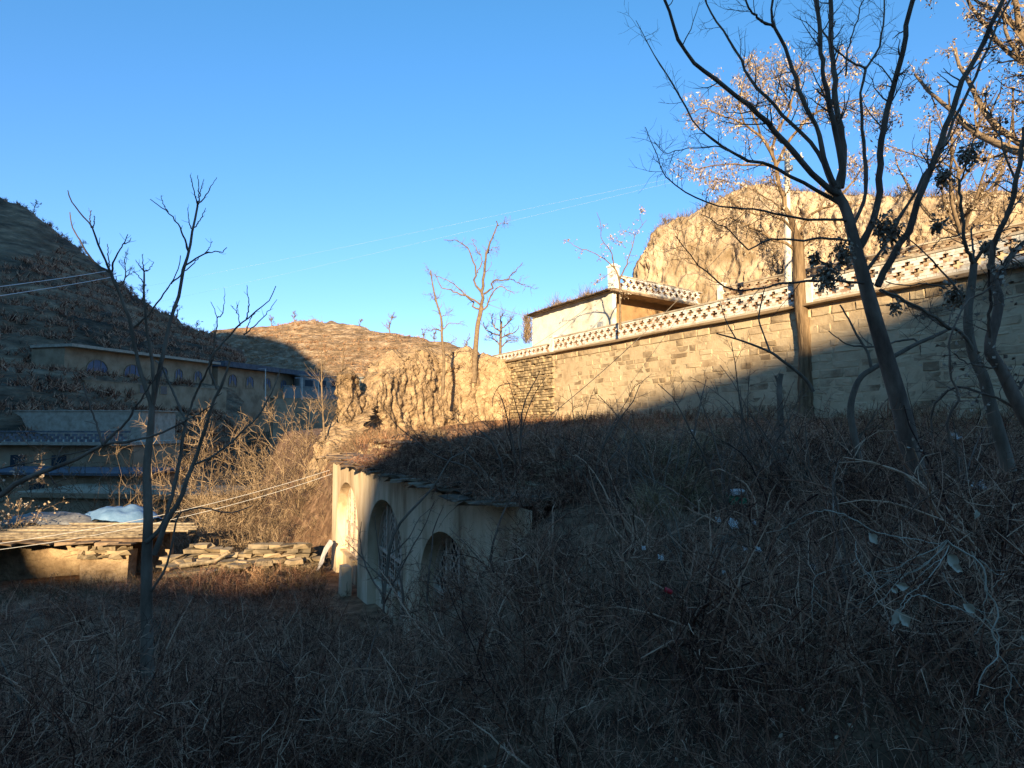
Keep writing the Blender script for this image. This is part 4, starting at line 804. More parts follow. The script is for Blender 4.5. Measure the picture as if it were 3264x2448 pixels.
# shoots on the locust trunk
def auto_tree(name, label, x, y, z, H, r0, seed, m=None, twm=None, nl=7, spread=.8, leaf=None, group=None, cat='tree', per=(7, 5), fork=.35, up=.08, Ls=(.28, .5), rmin=.01, k_trunk=8):
    rg = np.random.default_rng(seed); b = np.array([x, y, z-.3])
    tp = smooth_line([b, b+[rg.normal(0, .04)*H, rg.normal(0, .04)*H, H*.35], b+[rg.normal(0, .08)*H, rg.normal(0, .08)*H, H*.75]], 16)
    tR = np.linspace(r0, r0*.4, 16)
    Pt, R = grow(tp[None], tR[None], nl, (H*Ls[0], H*Ls[1]*spread*1.3), (20, 60), rg, n=12, up=up, curl=.10, rf=.65, t0=fork, lt=.35)
    limbs = [(Pt[i], R[i]) for i in range(nl)]
    return tree(name, label, cat, (tp, tR), limbs, [dict(per=per[0], L=(H*.08, H*.22), ang=(25, 65), n=5, up=.05, curl=.18, rf=.45, rmin=rmin, t0=.15, k=4), dict(per=per[1], L=(H*.03, H*.1), ang=(25, 65), n=4, curl=.2, rf=.6, rmin=rmin*.6, k=3)], m or M['bark_warm'], seed+500, group, k_trunk, leaf, twm)
auto_tree('locust_tree', 'locust tree full of pale dry pods at the right edge above the parapets', 18.0, 19.5, 4.9, 10.5, .28, 41, nl=18, spread=1.7, fork=.15, per=(12, 7), leaf=(6000, .14, M['pod'], 1.1, .22, 'seed_pods'), m=M['bark_warm'])
auto_tree('locust_tree', 'paler pod-covered locust on the upper terrace, behind the far right treetops', 23.5, 33, 7.9, 7.5, .2, 43, nl=15, spread=2.0, fork=.15, per=(11, 6), leaf=(3200, .13, M['pod'], 1.0, .25, 'seed_pods'))
auto_tree('locust_tree', 'low pod-covered tree before the bluff, right of the utility pole', 16.8, 40.5, 7.9, 5.2, .14, 44, nl=12, spread=1.2, fork=.1, per=(10, 5), leaf=(2000, .13, M['pod'], 1.0, .2, 'seed_pods'))
# right-edge trees
D = 7.2
tr = limb(C7, [(2020, 1900), (1950, 1640), (1880, 1400), (1830, 1200), (1770, 1070), (1735, 960), (1710, 800), (1715, 650), (1740, 480), (1755, 330)], D, D, .075, .035, 30)
L9 = [([(1755, 335), (1720, 260), (1690, 190), (1675, 60), (1660, -120), (1640, -300)], .022, .012), ([(1755, 335), (1745, 200), (1735, 60)], .014, .008), ([(1755, 335), (1820, 240), (1900, 160), (1960, 60), (2010, -80)], .022, .012), ([(1725, 690), (1650, 560), (1560, 440), (1400, 270), (1250, 130), (1200, 90)], .013, .006), ([(1660, -300), (1700, -430), (1740, -560), (1760, -700)], .010, .004), ([(1660, -290), (1560, -360), (1480, -400)], .009, .004), ([(1780, 1090), (1700, 900), (1600, 820), (1570, 820), (1400, 700), (1200, 590), (1060, 530)], .022, .012), ([(1560, 525), (1400, 490), (1200, 490), (1090, 470)], .01, .006), ([(1690, 100), (1600, 130), (1500, 150), (1430, 240)], .009, .004)]
limbs = [limb(C7, p, D, D+(.3 if i % 2 else -.3), r0, r1, 16, rg, .005) for i, (p, r0, r1) in enumerate(L9)]
tree('bare_tree', 'grey slender forked tree near the right edge, beside the twisted dark one', 'tree', tr, limbs, [dict(per=6, L=(.15, .5), ang=(30, 75), n=5, up=.08, curl=.2, rf=.4, rmin=.003, k=4), dict(per=3, L=(.06, .2), ang=(30, 70), n=3, curl=.2, rf=.6, rmin=.002, k=3)], M['bark'], 45)
D = 6.6
tr = limb(C7, [(2300, 1750), (2160, 1520), (2050, 1320), (1960, 1130), (1880, 1010), (1880, 900), (1920, 760), (1945, 600), (1910, 480), (1880, 330)], D, D, .075, .035, 30)
L10 = [([(1885, 340), (1905, 200), (1960, 60), (2010, -40), (2060, -200), (2100, -420), (2130, -700)], .03, .018), ([(1925, 560), (1950, 440), (2010, 300), (2100, 200), (2200, 120)], .034, .022), ([(1880, 950), (1870, 780), (1880, 600), (1870, 450), (1870, 380)], .02, .010), ([(2080, -300), (2010, -420), (1960, -600), (1940, -760)], .012, .006), ([(1960, 1130), (1840, 1110), (1700, 1080), (1600, 1010)], .01, .005), ([(2160, 1520), (2000, 1380), (1800, 1310), (1640, 1260), (1500, 1340), (1430, 1480), (1440, 1650)], .016, .010), ([(1580, 1700), (1560, 1500), (1640, 1350), (1590, 1200), (1575, 1000), (1590, 860), (1700, 640), (1900, 500)], .014, .007), ([(2060, 1340), (2150, 1200), (2250, 1130)], .02, .012)]
limbs = [limb(C7, p, D, D+(.3 if i % 2 else -.3), r0, r1, 16, rg, .006) for i, (p, r0, r1) in enumerate(L10)]
tree('bare_tree', 'twisted dark double-stemmed tree at the right edge, hung with a tangle of twigs', 'tree', tr, limbs, [dict(per=12, L=(.2, .7), ang=(30, 85), n=6, up=.0, curl=.28, rf=.35, rmin=.003, k=4), dict(per=5, L=(.08, .3), ang=(30, 80), n=4, curl=.3, rf=.6, rmin=.002, k=3)], M['bark_dark'], 46, leaf=(260, .045, M['leaf_dark'], 1, .5, 'dead_leaves'))
# curved sapling behind the big trunk
D = 9.2
tr = limb(C7, [(900, 1900), (850, 1640), (822, 1450), (845, 1310), (900, 1190), (985, 1130), (1080, 1075), (1190, 1010), (1330, 935), (1480, 870), (1570, 825)], D, D, .055, .022, 34)
L11 = [([(982, 1130), (950, 1000), (900, 920), (860, 850), (800, 740), (742, 640)], .022, .010), ([(1060, 955), (960, 960), (800, 945), (720, 890), (658, 840)], .016, .008), ([(1330, 935), (1300, 905), (1200, 915), (1060, 955)], .016, .012), ([(985, 950), (930, 910), (888, 850)], .009, .005), ([(1350, 950), (1350, 1000)], .008, .006), ([(1560, 830), (1570, 760), (1600, 660)], .012, .006)]
limbs = [limb(C7, p if len(p) > 2 else [p[0], tuple(np.add(p[0], p[1])/2), p[1]], D, D+.1, r0, r1, 14, rg, .004) for p, r0, r1 in L11]
tree('bowed_sapling', 'bowed sapling curving up behind the big leaning trunk', 'tree', tr, limbs, [dict(per=3, L=(.08, .25), ang=(30, 70), n=4, curl=.2, rf=.4, rmin=.003, k=3)], M['bark'], 47)
D = 16.
for pts, lab, sd in (([(300, 1650), (290, 1400), (285, 1250), (300, 1165)], 'straight cut-off young stem standing before the shaded wall', 61), ([(540, 1300), (500, 1230), (420, 1150), (300, 1060), (215, 1000), (0, 915), (-190, 860)], 'long thin stem slanting across the shaded wall', 62)):
    tr = limb(C7, pts, D if sd == 61 else 11., D if sd == 61 else 11., .09 if sd == 61 else .035, .06 if sd == 61 else .012, 24)
    lm = [limb(C7, [(285, 1320), (275, 1230), (255, 1180)], D, D, .05, .03, 12)] if sd == 61 else [limb(C7, [(215, 1000), (160, 850), (130, 750), (150, 620), (180, 500)], 11., 11.2, .018, .008, 14), limb(C7, [(-40, 905), (-120, 760), (-160, 620)], 11., 11.2, .012, .005, 14)]
    tree('young_stem', lab, 'tree', tr, lm, [dict(per=4, L=(.15, .5), ang=(25, 60), n=4, up=.1, curl=.15, rf=.3, rmin=.004, k=3)], M['bark'], sd, k_trunk=8)
# skyline shrubs
def on_grid(G, px):
    """ridge point of a lofted hill near picture column px"""
    q = G.reshape(-1, 3); cx = 512+F*q[:, 0]/q[:, 1]; e = q[:, 2]/q[:, 1]; m_ = np.abs(cx-px) < 3
    i = np.where(m_)[0]; return q[i[np.argmax(e[i])]]
for k, (px, H, lab) in enumerate(((28, 3.5, 'bare bush at the top left end of the shaded ridge'), (78, 3.2, 'second bush down the shaded ridge'), (121, 7.5, 'largest feathery bush on the shaded ridge'), (141, 5, 'bush on the shaded ridge just below the largest one'), (176, 4.5, 'bush halfway down the shaded ridge line'), (196, 3.2, 'small bush low on the shaded ridge'), (214, 3, 'last little bush where the ridge meets the sunlit hill'))):
    p = on_grid(G_left, px); auto_tree('ridge_bush', lab, p[0], p[1], p[2], H, .09*H/4, 100+k, nl=9, fork=.05, per=(7, 5), group='bushes along the hill crests', cat='bush', rmin=.03, up=.02, k_trunk=5, m=M['bark_warm'])
for k, (px, H, lab) in enumerate(((268, 5.2, 'spreading pale bush on the left end of the sunlit hill crest'), (290, 4.6, 'bush beside the spreading one on the sunlit crest'), (359, 3.2, 'tiny dark round bush alone on the sunlit crest'), (392, 8, 'domed tree on the sunlit crest, clear of its neighbours'), (424, 4, 'first faint bush down the right slope of the sunlit hill'), (436, 4.4, 'second faint bush down the right slope of the sunlit hill'), (468, 5, 'pale bush near the right foot of the sunlit hill'))):
    p = on_grid(G_far, px); auto_tree('ridge_bush', lab, p[0], p[1], p[2], H, .12*H/4, 120+k, nl=11, fork=.05, per=(8, 6), group='bushes along the hill crests', cat='bush', rmin=.045, up=.02, k_trunk=5)
for k, (px, H, lab) in enumerate(((325, 15, 'tall pale feathery sapling with a tuft against the crest, left stem'), (344, 18, 'slender sapling rising above the rock pillar to the skyline'))):
    p = P(px, 470 if k else 440, 38.+k*4); auto_tree('sapling', lab, p[0], p[1], p[2], H*.62, .06, 140+k, nl=12, fork=.15, spread=.35, per=(6, 4), Ls=(.08, .22), rmin=.010, up=.12)
for k, (i, H, lab) in enumerate(((95, 2.6, 'scraggly bush on the highest corner of the bluff rim'), (250, 2.8, 'purplish bare bush on the bluff rim, left of the pod-covered locusts'), (285, 3.2, 'wide bare bush on the bluff rim behind the big leaning tree'), (320, 3.6, 'bare bush on the bluff rim toward the right edge'))):
    p = G_bluff[i, 112]; auto_tree('rim_bush', lab, p[0], p[1], p[2], H, .05, 160+k, nl=12, fork=.05, spread=1.4, per=(9, 6), group='bushes on the bluff rim', cat='bush', rmin=.012, up=.02, k_trunk=5)
# hanging growth at the far corner of the house and grass on its roof
# ------------------------------------------------------------------ bushes, weeds and grass
def scatter(name, pts, protos, scale, seed, tilt=.12, **kw):
    """one object whose points carry copies of a few plants (geometry nodes)"""
    rg = np.random.default_rng(seed); c = bpy.data.collections.new(name+'_plants')
    for me in protos: c.objects.link(bpy.data.objects.new(name+'_plant', me))
    n = len(pts); me = bpy.data.meshes.new(name); me.vertices.add(n); me.vertices.foreach_set('co', np.asarray(pts, np.float32).ravel())
    me.attributes.new('pick', 'INT', 'POINT').data.foreach_set('value', rg.integers(0, len(protos), n).astype(np.int32))
    rot = np.stack([rg.normal(0, tilt, n), rg.normal(0, tilt, n), rg.uniform(0, 6.283, n)], -1); me.attributes.new('turn', 'FLOAT_VECTOR', 'POINT').data.foreach_set('vector', rot.astype(np.float32).ravel())
    sc = np.repeat(np.asarray(scale, float)[:, None], 3, 1)*rg.uniform(.85, 1.15, (n, 3)); me.attributes.new('size', 'FLOAT_VECTOR', 'POINT').data.foreach_set('vector', sc.astype(np.float32).ravel())
    o = bpy.data.objects.new(name, me); COL.objects.link(o)
    g = bpy.data.node_groups.new(name, 'GeometryNodeTree'); g.interface.new_socket('Geometry', in_out='INPUT', socket_type='NodeSocketGeometry'); g.interface.new_socket('Geometry', in_out='OUTPUT', socket_type='NodeSocketGeometry')
    N = g.nodes; L = g.links; gi = N.new('NodeGroupInput'); go = N.new('NodeGroupOutput'); ci = N.new('GeometryNodeCollectionInfo'); ci.inputs['Collection'].default_value = c; ci.inputs['Separate Children'].default_value = True; ci.inputs['Reset Children'].default_value = True
    ip = N.new('GeometryNodeInstanceOnPoints'); ip.inputs['Pick Instance'].default_value = True
    def att(t, nm): q = N.new('GeometryNodeInputNamedAttribute'); q.data_type = t; q.inputs['Name'].default_value = nm; return q.outputs[0]
    L.new(gi.outputs[0], ip.inputs['Points']); L.new(ci.outputs[0], ip.inputs['Instance']); L.new(att('INT', 'pick'), ip.inputs['Instance Index'])
    er = N.new('FunctionNodeEulerToRotation'); L.new(att('FLOAT_VECTOR', 'turn'), er.inputs[0]); L.new(er.outputs[0], ip.inputs['Rotation']); L.new(att('FLOAT_VECTOR', 'size'), ip.inputs['Scale'])
    L.new(ip.outputs[0], go.inputs[0]); md = o.modifiers.new('plants', 'NODES'); md.node_group = g
    return tag(o, **kw)
def weeds(X, Y, h, m, name, seed, nst=3, z=None, lean=.35, droop=.0, r=.004, k=3, sub=(4, 3), zoff=-.05, curl=.12, nproto=9, **kw):
    """plants of about unit height, copied to every point at its own size"""
    rg = np.random.default_rng(seed); mh = float(np.mean(h)); md = float(np.mean(np.hypot(X, Y))); rr = r*(.7+.35*md/8)/mh; protos = []
    for v in range(nproto):
        b = np.zeros((nst, 3)); b[:, :2] = rg.normal(0, .06/mh, (nst, 2)); hh_ = rg.uniform(.55, 1.15, nst)
        d = norm(np.stack([rg.normal(0, lean, nst), rg.normal(0, lean, nst), np.ones(nst)], -1)); n = 6; p = b; out = [p]
        for i in range(n-1):
            d = norm(d+rg.normal(0, curl, d.shape)-np.array([0, 0, droop])*i); p = p+d*(hh_/(n-1))[:, None]; out.append(p)
        Pt = np.stack(out, 1); R = (rr*rg.uniform(.6, 1.5, nst))[:, None]*np.linspace(1, .35, n)
        mb = MB(); mb.quads(*tubes(Pt, R, k)); cur = (Pt, R)
        for per, f in zip(sub, (.45, .22)):
            cur = grow(*cur, per=per, L=(f*.3, f), ang=(25, 75), rng=rg, n=3 if f < .3 else 4, up=.06, curl=.22, rf=.6, t0=.2, rmin=rr*.45); mb.quads(*tubes(*cur, 3))
        protos.append(mesh_data(name+'_plant', np.concatenate(mb.V), np.concatenate(mb.F), M[m] if isinstance(m, str) else m))
    zz_ = (gz(X, Y) if z is None else z)+zoff
    return scatter(name, np.stack([X, Y, zz_], -1), protos, h, seed+50, **kw)
def polar(n, r0, r1, a0, a1, rg, pw=.8):
    r = r0+(r1-r0)*rg.random(n)**(1/pw); a = np.radians(rg.uniform(a0, a1, n)); return r*np.sin(a), r*np.cos(a)
def kd(X, Y):
    s = (X+7.5)*.43+(Y-27)*-.903; d = (X+7.5)*.903+(Y-27)*.43; q = (X-2.94)*-.8905+(Y-47)*-.455; return s, d, q
rg = np.random.default_rng(77)
# near dark tangle
X, Y = polar(4200, 1.6, 17, -46, 46, rg, 1.1); s, d, q = kd(X, Y)
ok = (q > 1.2) & ~((s > -.5) & (s < KL+.3) & (d > -1.2) & (d < 1.0)) & (np.hypot(X, Y) > 1.5)
ok &= ~((d < -1) & (np.hypot(X, Y) > 12) & (rg.random(len(X)) < .3))
X, Y = X[ok], Y[ok]; dist = np.hypot(X, Y); h = np.clip(.35+.05*dist, .4, 1.15)*rg.uniform(.5, 1.2, len(X)); h = np.where(dist < 3, h*.75, h); h = h*np.clip(1+2.2*fbm(np.stack([X*.45, Y*.45, 0*X+3], -1), 3), .3, 1.7)
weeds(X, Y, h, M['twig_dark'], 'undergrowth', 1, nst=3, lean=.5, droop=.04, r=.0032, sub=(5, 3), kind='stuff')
X, Y = polar(900, 4.5, 18, -46, 46, rg, 1.0); s, d, q = kd(X, Y); pxx = 512+F*X/Y
ok = (q > 2) & ~((s > -.5) & (s < KL+.3) & (d > -1.5) & (d < 1.2)) & ((d < -1) | (rg.random(len(X)) < .75))
X, Y, pxx = X[ok], Y[ok], pxx[ok]; g_ = gz(X, Y); h = rg.uniform(1.0, 2.0, len(X)); top = np.where(pxx < 500, -.31*Y, np.where(pxx > 850, -.06*Y, -.13*Y)); h = np.minimum(h, top-g_); kp = h > .35
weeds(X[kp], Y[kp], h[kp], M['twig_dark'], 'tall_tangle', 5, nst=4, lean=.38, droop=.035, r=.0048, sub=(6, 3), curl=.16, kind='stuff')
ii = rg.integers(0, len(X), 420)[:420]; Xs, Ys = X[ii]+rg.normal(0, .5, 420), Y[ii]+rg.normal(0, .5, 420); hs = np.minimum(rg.uniform(.9, 1.9, 420), np.where(512+F*Xs/Ys < 500, -.30*Ys, -.12*Ys)-gz(Xs, Ys)); kp = hs > .4
weeds(Xs[kp], Ys[kp], hs[kp], M['twig_dark'], 'long_stems', 6, nst=1, lean=.6, droop=.09, r=.0036, sub=(5, 3), kind='stuff')
# slope under the wall and ground behind it
X, Y = polar(5200, 13, 50, -26, 50, rg, 1.3); s, d, q = kd(X, Y)
ok = (q > .25) & (d > .9) & ((s < KL-1) | (d > 1.5)) & (Y < 45)
X, Y = X[ok], Y[ok]; sh_ = fbm(np.stack([X*.35, Y*.35, 0*X], -1), 3); h = np.clip(.5+1.4*sh_, .25, 1.1)
s, d, q = kd(X, Y); near_wall = q < 9
br = (rg.random(len(X)) < .65)
weeds(X[br], Y[br], h[br]*.85, M['twig_brown'], 'dry_weeds', 2, nst=3, lean=.4, r=.0042, sub=(4, 3), kind='stuff')
weeds(X[~br], Y[~br], h[~br]*1.15, M['twig_dark'], 'brush_below_wall', 3, nst=3, lean=.4, r=.0042, sub=(4, 2), kind='stuff')
sr = rg.uniform(4.5, 18.5, 620); dr = rg.uniform(-.35, 1.6, 620); pr = Kp(sr, dr, 0)
keepr = rg.random(620) < sstep(4, 11, sr)+.15; pr = pr[keepr]; zr_ = np.where(dr[keepr] > 1.0, gz(pr[:, 0], pr[:, 1]), KROOF+.15)
weeds(pr[:, 0], pr[:, 1], rg.uniform(.35, .95, len(pr)), M['twig_dark'], 'roof_brush', 7, nst=3, z=zr_, lean=.8, droop=.16, r=.0042, sub=(5, 3), curl=.2, kind='stuff')
X, Y = polar(1500, 11, 27, -46, -8, rg, 1.3); s, d, q = kd(X, Y); ok = (d < -1.3) & (Y < 24.5)
X, Y = X[ok], Y[ok]; weeds(X, Y, .45+.5*rg.random(len(X)), M['twig_dark'], 'yard_brush', 8, nst=4, lean=.5, droop=.05, r=.0042, sub=(5, 3), kind='stuff')
# golden slope and courtyard
X, Y = polar(4200, 20, 46, -42, -6, rg, 1.2); s, d, q = kd(X, Y)
ok = (d < -.4) | (s < -.4)
ok &= (Y > 22) & ~((np.abs(X+20) < 6.6) & (np.abs(Y-27.4) < 2.4))
ok &= ~((X > -16) & (Y > 41))
X, Y = X[ok], Y[ok]
weeds(X, Y, .35+.35*rg.random(len(X)), M['twig_gold'], 'golden_weeds', 4, nst=3, lean=.6, r=.0045, sub=(4, 2), kind='stuff')
# leaf litter
X, Y = polar(34000, 1.4, 44, -46, 48, rg, 1.15); s, d, q = kd(X, Y); ok = (q > .1) & ~((s > 0) & (s < KL) & (np.abs(d) < .6)); X, Y = X[ok], Y[ok]
keepl = fbm(np.stack([X*.6, Y*.6, 0*X], -1), 3) > -.03; X, Y = X[keepl], Y[keepl]; V, Fq = leafquads(np.stack([X, Y, gz(X, Y)+.02+.25*rg.random(len(X))**3], -1), .034, rg, .38); add('leaf_litter', V, Fq, M['leaf'], kind='stuff')
# dry grass tufts that can be told apart
def tuft(x, y, R_, n, seed, label, group='straw grass tufts below the stone wall', m='grass'):
    rg = np.random.default_rng(seed); z = float(gz(x, y)); b = np.array([x, y, z])+np.c_[rg.normal(0, R_*.16, (n, 2)), np.zeros(n)]
    a = rg.uniform(0, 2*np.pi, n); o = rg.uniform(.15, 1, n); d = norm(np.stack([np.cos(a)*o, np.sin(a)*o, np.full(n, 1.1)], -1)); p = b; out = [p]; L_ = R_*rg.uniform(.8, 1.6, n)
    for i in range(6): d = norm(d-np.array([0, 0, .10+.10*i])*(.5+o[:, None])); p = p+d*(L_/6)[:, None]; out.append(p)
    Pt = np.stack(out, 1); V, Fq = tubes(Pt, np.full((n, 1), .0045*(.6+math.hypot(x, y)/16))*np.linspace(1, .3, 7)[None], 3)
    o_ = add('grass_tuft', V, Fq, M[m], None, loc=(x, y, z)); tag(o_, label, 'grass tuft', group)
def G_at(px, py, z0=-.6, it=12):
    """ground point seen at a picture position"""
    Dd = 20.
    lo, hi = 2., 46.
    Ds = np.linspace(lo, hi, 400); pts = np.array([P(px, py, q_) for q_ in Ds]); g = gz(pts[:, 0], pts[:, 1]); i = np.where(pts[:, 2] < g)[0]
    return pts[i[0]] if len(i) else pts[-1]
for k, (px, py, R_, lab) in enumerate(((634, 452, .95, 'leftmost of the big drooping straw tufts below the wall'), (662, 470, 1.0, 'drooping straw tuft just below and right of the leftmost one'), (692, 462, 1.25, 'largest rounded straw tuft below the wall'), (716, 448, .9, 'straw tuft highest up the slope, nearest the wall foot'), (650, 503, .8, 'straw tuft lower down, left of the green carton'), (689, 497, .95, 'straw tuft directly above the green carton'), (735, 480, .8, 'straw tuft right of the largest rounded one'))):
    p = G_at(px, py+12); tuft(p[0], p[1], R_*(p[1]/19), 420, 300+k, lab)
# countable shrubs: thicket left of the cliff, bushes on the slope
def shrub(x, y, H, seed, label, group, m='twig_gold', ns=9, droop=.0, name='bare_shrub', r=None, sub=(6, 4), cat='shrub', lean=.5, leaf=None, z=None, curl=.12):
    rg = np.random.default_rng(seed); z = float(gz(x, y)) if z is None else z; b = np.array([x, y, z-.1]); n = 9; dist = math.hypot(x, y); r = r or .011*H/3
    root = thing(name, (x, y, z), label, cat, group)
    d = norm(np.stack([rg.normal(0, lean, ns), rg.normal(0, lean, ns), np.ones(ns)], -1)); p = np.repeat(b[None], ns, 0)+rg.normal(0, .08, (ns, 3))*[1, 1, 0]; out = [p]; L_ = H*rg.uniform(.6, 1.15, ns)
    for i in range(n-1): d = norm(d+rg.normal(0, curl, d.shape)-np.array([0, 0, droop])*i/4); p = p+d*(L_/(n-1))[:, None]; out.append(p)
    Pt = np.stack(out, 1); R = (r*rg.uniform(.7, 1.4, ns))[:, None]*np.linspace(1.4, .35, n)
    V, Fq = tubes(Pt, R, 5); add('stems', V, Fq, M[m], root, True)
    rm = .00022*dist+.0009; c1 = grow(Pt, R, per=sub[0], L=(H*.12, H*.4), ang=(20, 65), rng=rg, n=5, up=.05-droop*.6, curl=.2, rf=.5, t0=.2, rmin=rm*1.5)
    c2 = grow(*c1, per=sub[1], L=(H*.04, H*.16), ang=(20, 70), rng=rg, n=3, curl=.2, rf=.6, rmin=rm)
    mb = MB(); mb.quads(*tubes(*c1, 3)); mb.quads(*tubes(*c2, 3)); mb.build('twigs', M[m], root, kind='stuff')
    if leaf:
        cnt, sz, lm = leaf; i = rg.integers(0, len(c2[0]), cnt); V, Fq = leafquads(c2[0][i, -1], sz, rg, .5, .5); add('leaves', V, Fq, M[lm], root, kind='stuff')
    return root
TH = [(100, 40, 4.2, 'leftmost golden bare shrub of the sunlit thicket'), (128, 36, 4.6, 'tangled bare shrub left of the slender foreground tree'), (158, 39, 5.2, 'bare shrub directly behind the slender foreground tree'), (178, 44, 6.0, 'tall pale shrub reaching up before the village house row'), (196, 35, 4.6, 'low golden shrub in the front of the thicket, right of the slender tree'), (214, 41, 5.8, 'densest middle shrub of the sunlit thicket'), (236, 37, 5.0, 'shrub with pale twisting stems in mid-thicket'), (250, 44, 6.2, 'tall shrub rising to the blue-grey village wall'), (268, 38, 5.4, 'dark-stemmed shrub with forked trunk at the right of the thicket'), (286, 43, 6.0, 'spiky golden shrub below the blue-grey building'), (300, 35, 4.0, 'small shrub at the top of the golden slope'), (312, 40, 4.8, 'rightmost shrub of the thicket, against the rock pillar'), (225, 32, 3.2, 'low shrub on the golden slope below the dense middle one'), (255, 31, 3.0, 'low spreading shrub halfway up the golden slope'), (60, 46, 4.0, 'faint grey shrub in front of the shaded village house'), (280, 30.5, 2.6, 'small golden shrub near the lit corner of the cave house')]
for k, (px, D, H, lab) in enumerate(TH):
    x = (px-512)/F*D; shrub(x, D, H*(1.45 if px < 245 else 1.1), 400+k, lab, 'shrubs of the sunlit thicket', 'twig_gold', ns=11, sub=(8, 6), lean=.55, curl=.18, r=.010*H/4)
# left-edge gilded shrubs
for k, (px, py, D, H, lab) in enumerate(((6, 455, 30, 2.6, 'yellow-leaved twigs catching the sun at the left edge, upper clump'), (12, 500, 28, 2.2, 'yellow-leaved twigs at the left edge, lower clump'))):
    p = P(px, py+40, D); shrub(p[0], p[1], H, 430+k, lab, 'sunlit shrubs at the left edge', 'twig_gold', leaf=(260, .10, 'pod'), z=p[2])
SL = [(428, 13.5, 2.2, 'dark arching shrub over the third arch of the cave house', .18), (462, 12.5, 2.6, 'tallest dark shrub at the near end of the cave house roof', .05), (492, 12, 2.3, 'dense dark shrub right of the cave house end', .1), (520, 14, 1.8, 'dark bush on the slope behind the cave house', .12), (560, 13, 1.9, 'brown bush in the middle of the shaded slope', .1), (600, 12, 1.7, 'bush left of the red can', .1), (655, 12.5, 1.6, 'bush just right of the red can', .1), (742, 13, 2.0, 'upright thin shrub right of the green carton', .0), (770, 11, 2.0, 'reddish thin-stemmed shrub in front of the wall foot', .0), (838, 12, 1.7, 'low bush at the foot of the furrowed locust', .05), (868, 10, 1.6, 'bush beside the bowed sapling', .1), (968, 8.5, 1.6, 'tangled shrub between the two right-edge trees', .15), (1005, 7.5, 1.7, 'dense tangled shrub at the right edge', .2)]
for k, (px, D, H, lab, dr) in enumerate(SL):
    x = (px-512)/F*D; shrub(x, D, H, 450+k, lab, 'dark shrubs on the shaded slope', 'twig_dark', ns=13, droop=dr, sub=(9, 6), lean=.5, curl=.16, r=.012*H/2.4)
for k, (s_, d_, H, lab) in enumerate(((7.2, 1.6, 1.3, 'dark twiggy bush on the cave house roof above the middle arch'), (9.6, 1.2, 1.5, 'second dark bush on the cave house roof, right of the middle arch'), (12.0, 1.0, 1.7, 'dark bush drooping over the eave above the third arch'), (14.3, .9, 1.9, 'thick dark bush swallowing the near end of the cave house eave'), (16.6, .2, 2.2, 'tall dark bush hiding the near end of the cave house front'), (15.6, -1.6, 2.0, 'bush growing before the right side of the third arch'), (13.2, -2.4, 1.5, 'low tangled bush in front of the third arch'), (10.6, -2.6, 1.3, 'bush standing in the dark yard between the middle and third arches'), (3.4, -3.0, 1.1, 'reddish bush at the edge of the sunlit yard by the left arch'))):
    p = Kp(s_, d_, 0); shrub(p[0], p[1], H, 800+k, lab, 'bushes on and around the cave house', 'twig_brown' if k == 8 else 'twig_dark', ns=22, droop=.28 if k < 5 else .12, sub=(13, 8), lean=.7, curl=.2, r=.012)
for k, (px, D, H, lab, dr) in enumerate(((588, 11, 2.2, 'thin upright bare shrub right of the cave house roof', 0), (612, 9.5, 1.9, 'forked upright stems in the middle of the slope', .02), (668, 10.5, 2.2, 'upright reddish stems beside the straw tufts', 0), (722, 9.5, 2.3, 'tall thin shrub directly behind the green carton', 0), (752, 12.5, 2.9, 'tallest thin shrub reaching above the wall foot, right of the straw tufts', 0), (792, 10.5, 2.5, 'thin multi-stemmed shrub left of the furrowed locust', 0), (826, 9.5, 2.3, 'upright bare shrub right of the furrowed locust', .02), (948, 9.0, 2.4, 'thin shrub between the big leaning trunk and the grey tree', .04), (705, 6.0, 1.5, 'stout forked stems rising from the lower right foreground', .04), (355, 5.5, 1.5, 'stout pale stems crossing low left of centre', .08), (110, 6.0, 1.7, 'stout dark stems at the lower left', .05), (850, 5.0, 1.5, 'stout stems in front of the vine tangle, left side', .06))):
    x = (px-512)/F*D; shrub(x, D, H, 830+k, lab, 'upright bare shrubs on the shaded slope', 'bark_dark' if k % 2 else 'bark', ns=6, droop=dr, sub=(7, 4), lean=.28, curl=.11, r=.013*H/2.2)
NR = [(250, 6.5, 1.5, 'pale-stemmed bush at the lower left, right of the slender tree'), (340, 6, 1.3, 'thin bush low in front of the cave house'), (60, 6, 1.5, 'grey twiggy bush in the lower left corner'), (420, 5, 1.0, 'low bush near the bottom of the picture, left of centre'), (700, 5.5, 1.3, 'bush low on the right half, below the carton'), (800, 4.6, 1.1, 'twiggy bush low right of centre'), (560, 4.2, .9, 'small bush at the bottom centre'), (900, 5, 1.2, 'bush before the base of the big leaning trunk'), (160, 9.5, 2.0, 'bush behind the base of the slender tree'), (20, 10, 2.2, 'bush at the left edge below the shed'), (985, 6.2, 2.0, 'dark twiggy bush crowding the right edge under the twisted tree'), (930, 7.4, 1.9, 'dark bush around the foot of the big leaning trunk'), (640, 8.5, 1.5, 'bush in the middle of the dark slope, below the red can'), (540, 8, 1.6, 'bush on the dark bank, right of the cave house'), (480, 6.5, 1.4, 'bush low in the picture, in front of the cave house end'), (760, 7.5, 1.6, 'bush below the litter on the shaded slope'), (90, 14, 2.0, 'bush in front of the mud pillar of the shed'), (300, 14, 1.6, 'bush in the dark courtyard before the left arch')]
for k, (px, D, H, lab) in enumerate(NR):
    x = (px-512)/F*D; shrub(x, D, H, 480+k, lab, 'bushes of the dark foreground', 'twig_dark', ns=12, droop=.1, sub=(8, 5), lean=.55, curl=.16, r=.010*H/1.5)
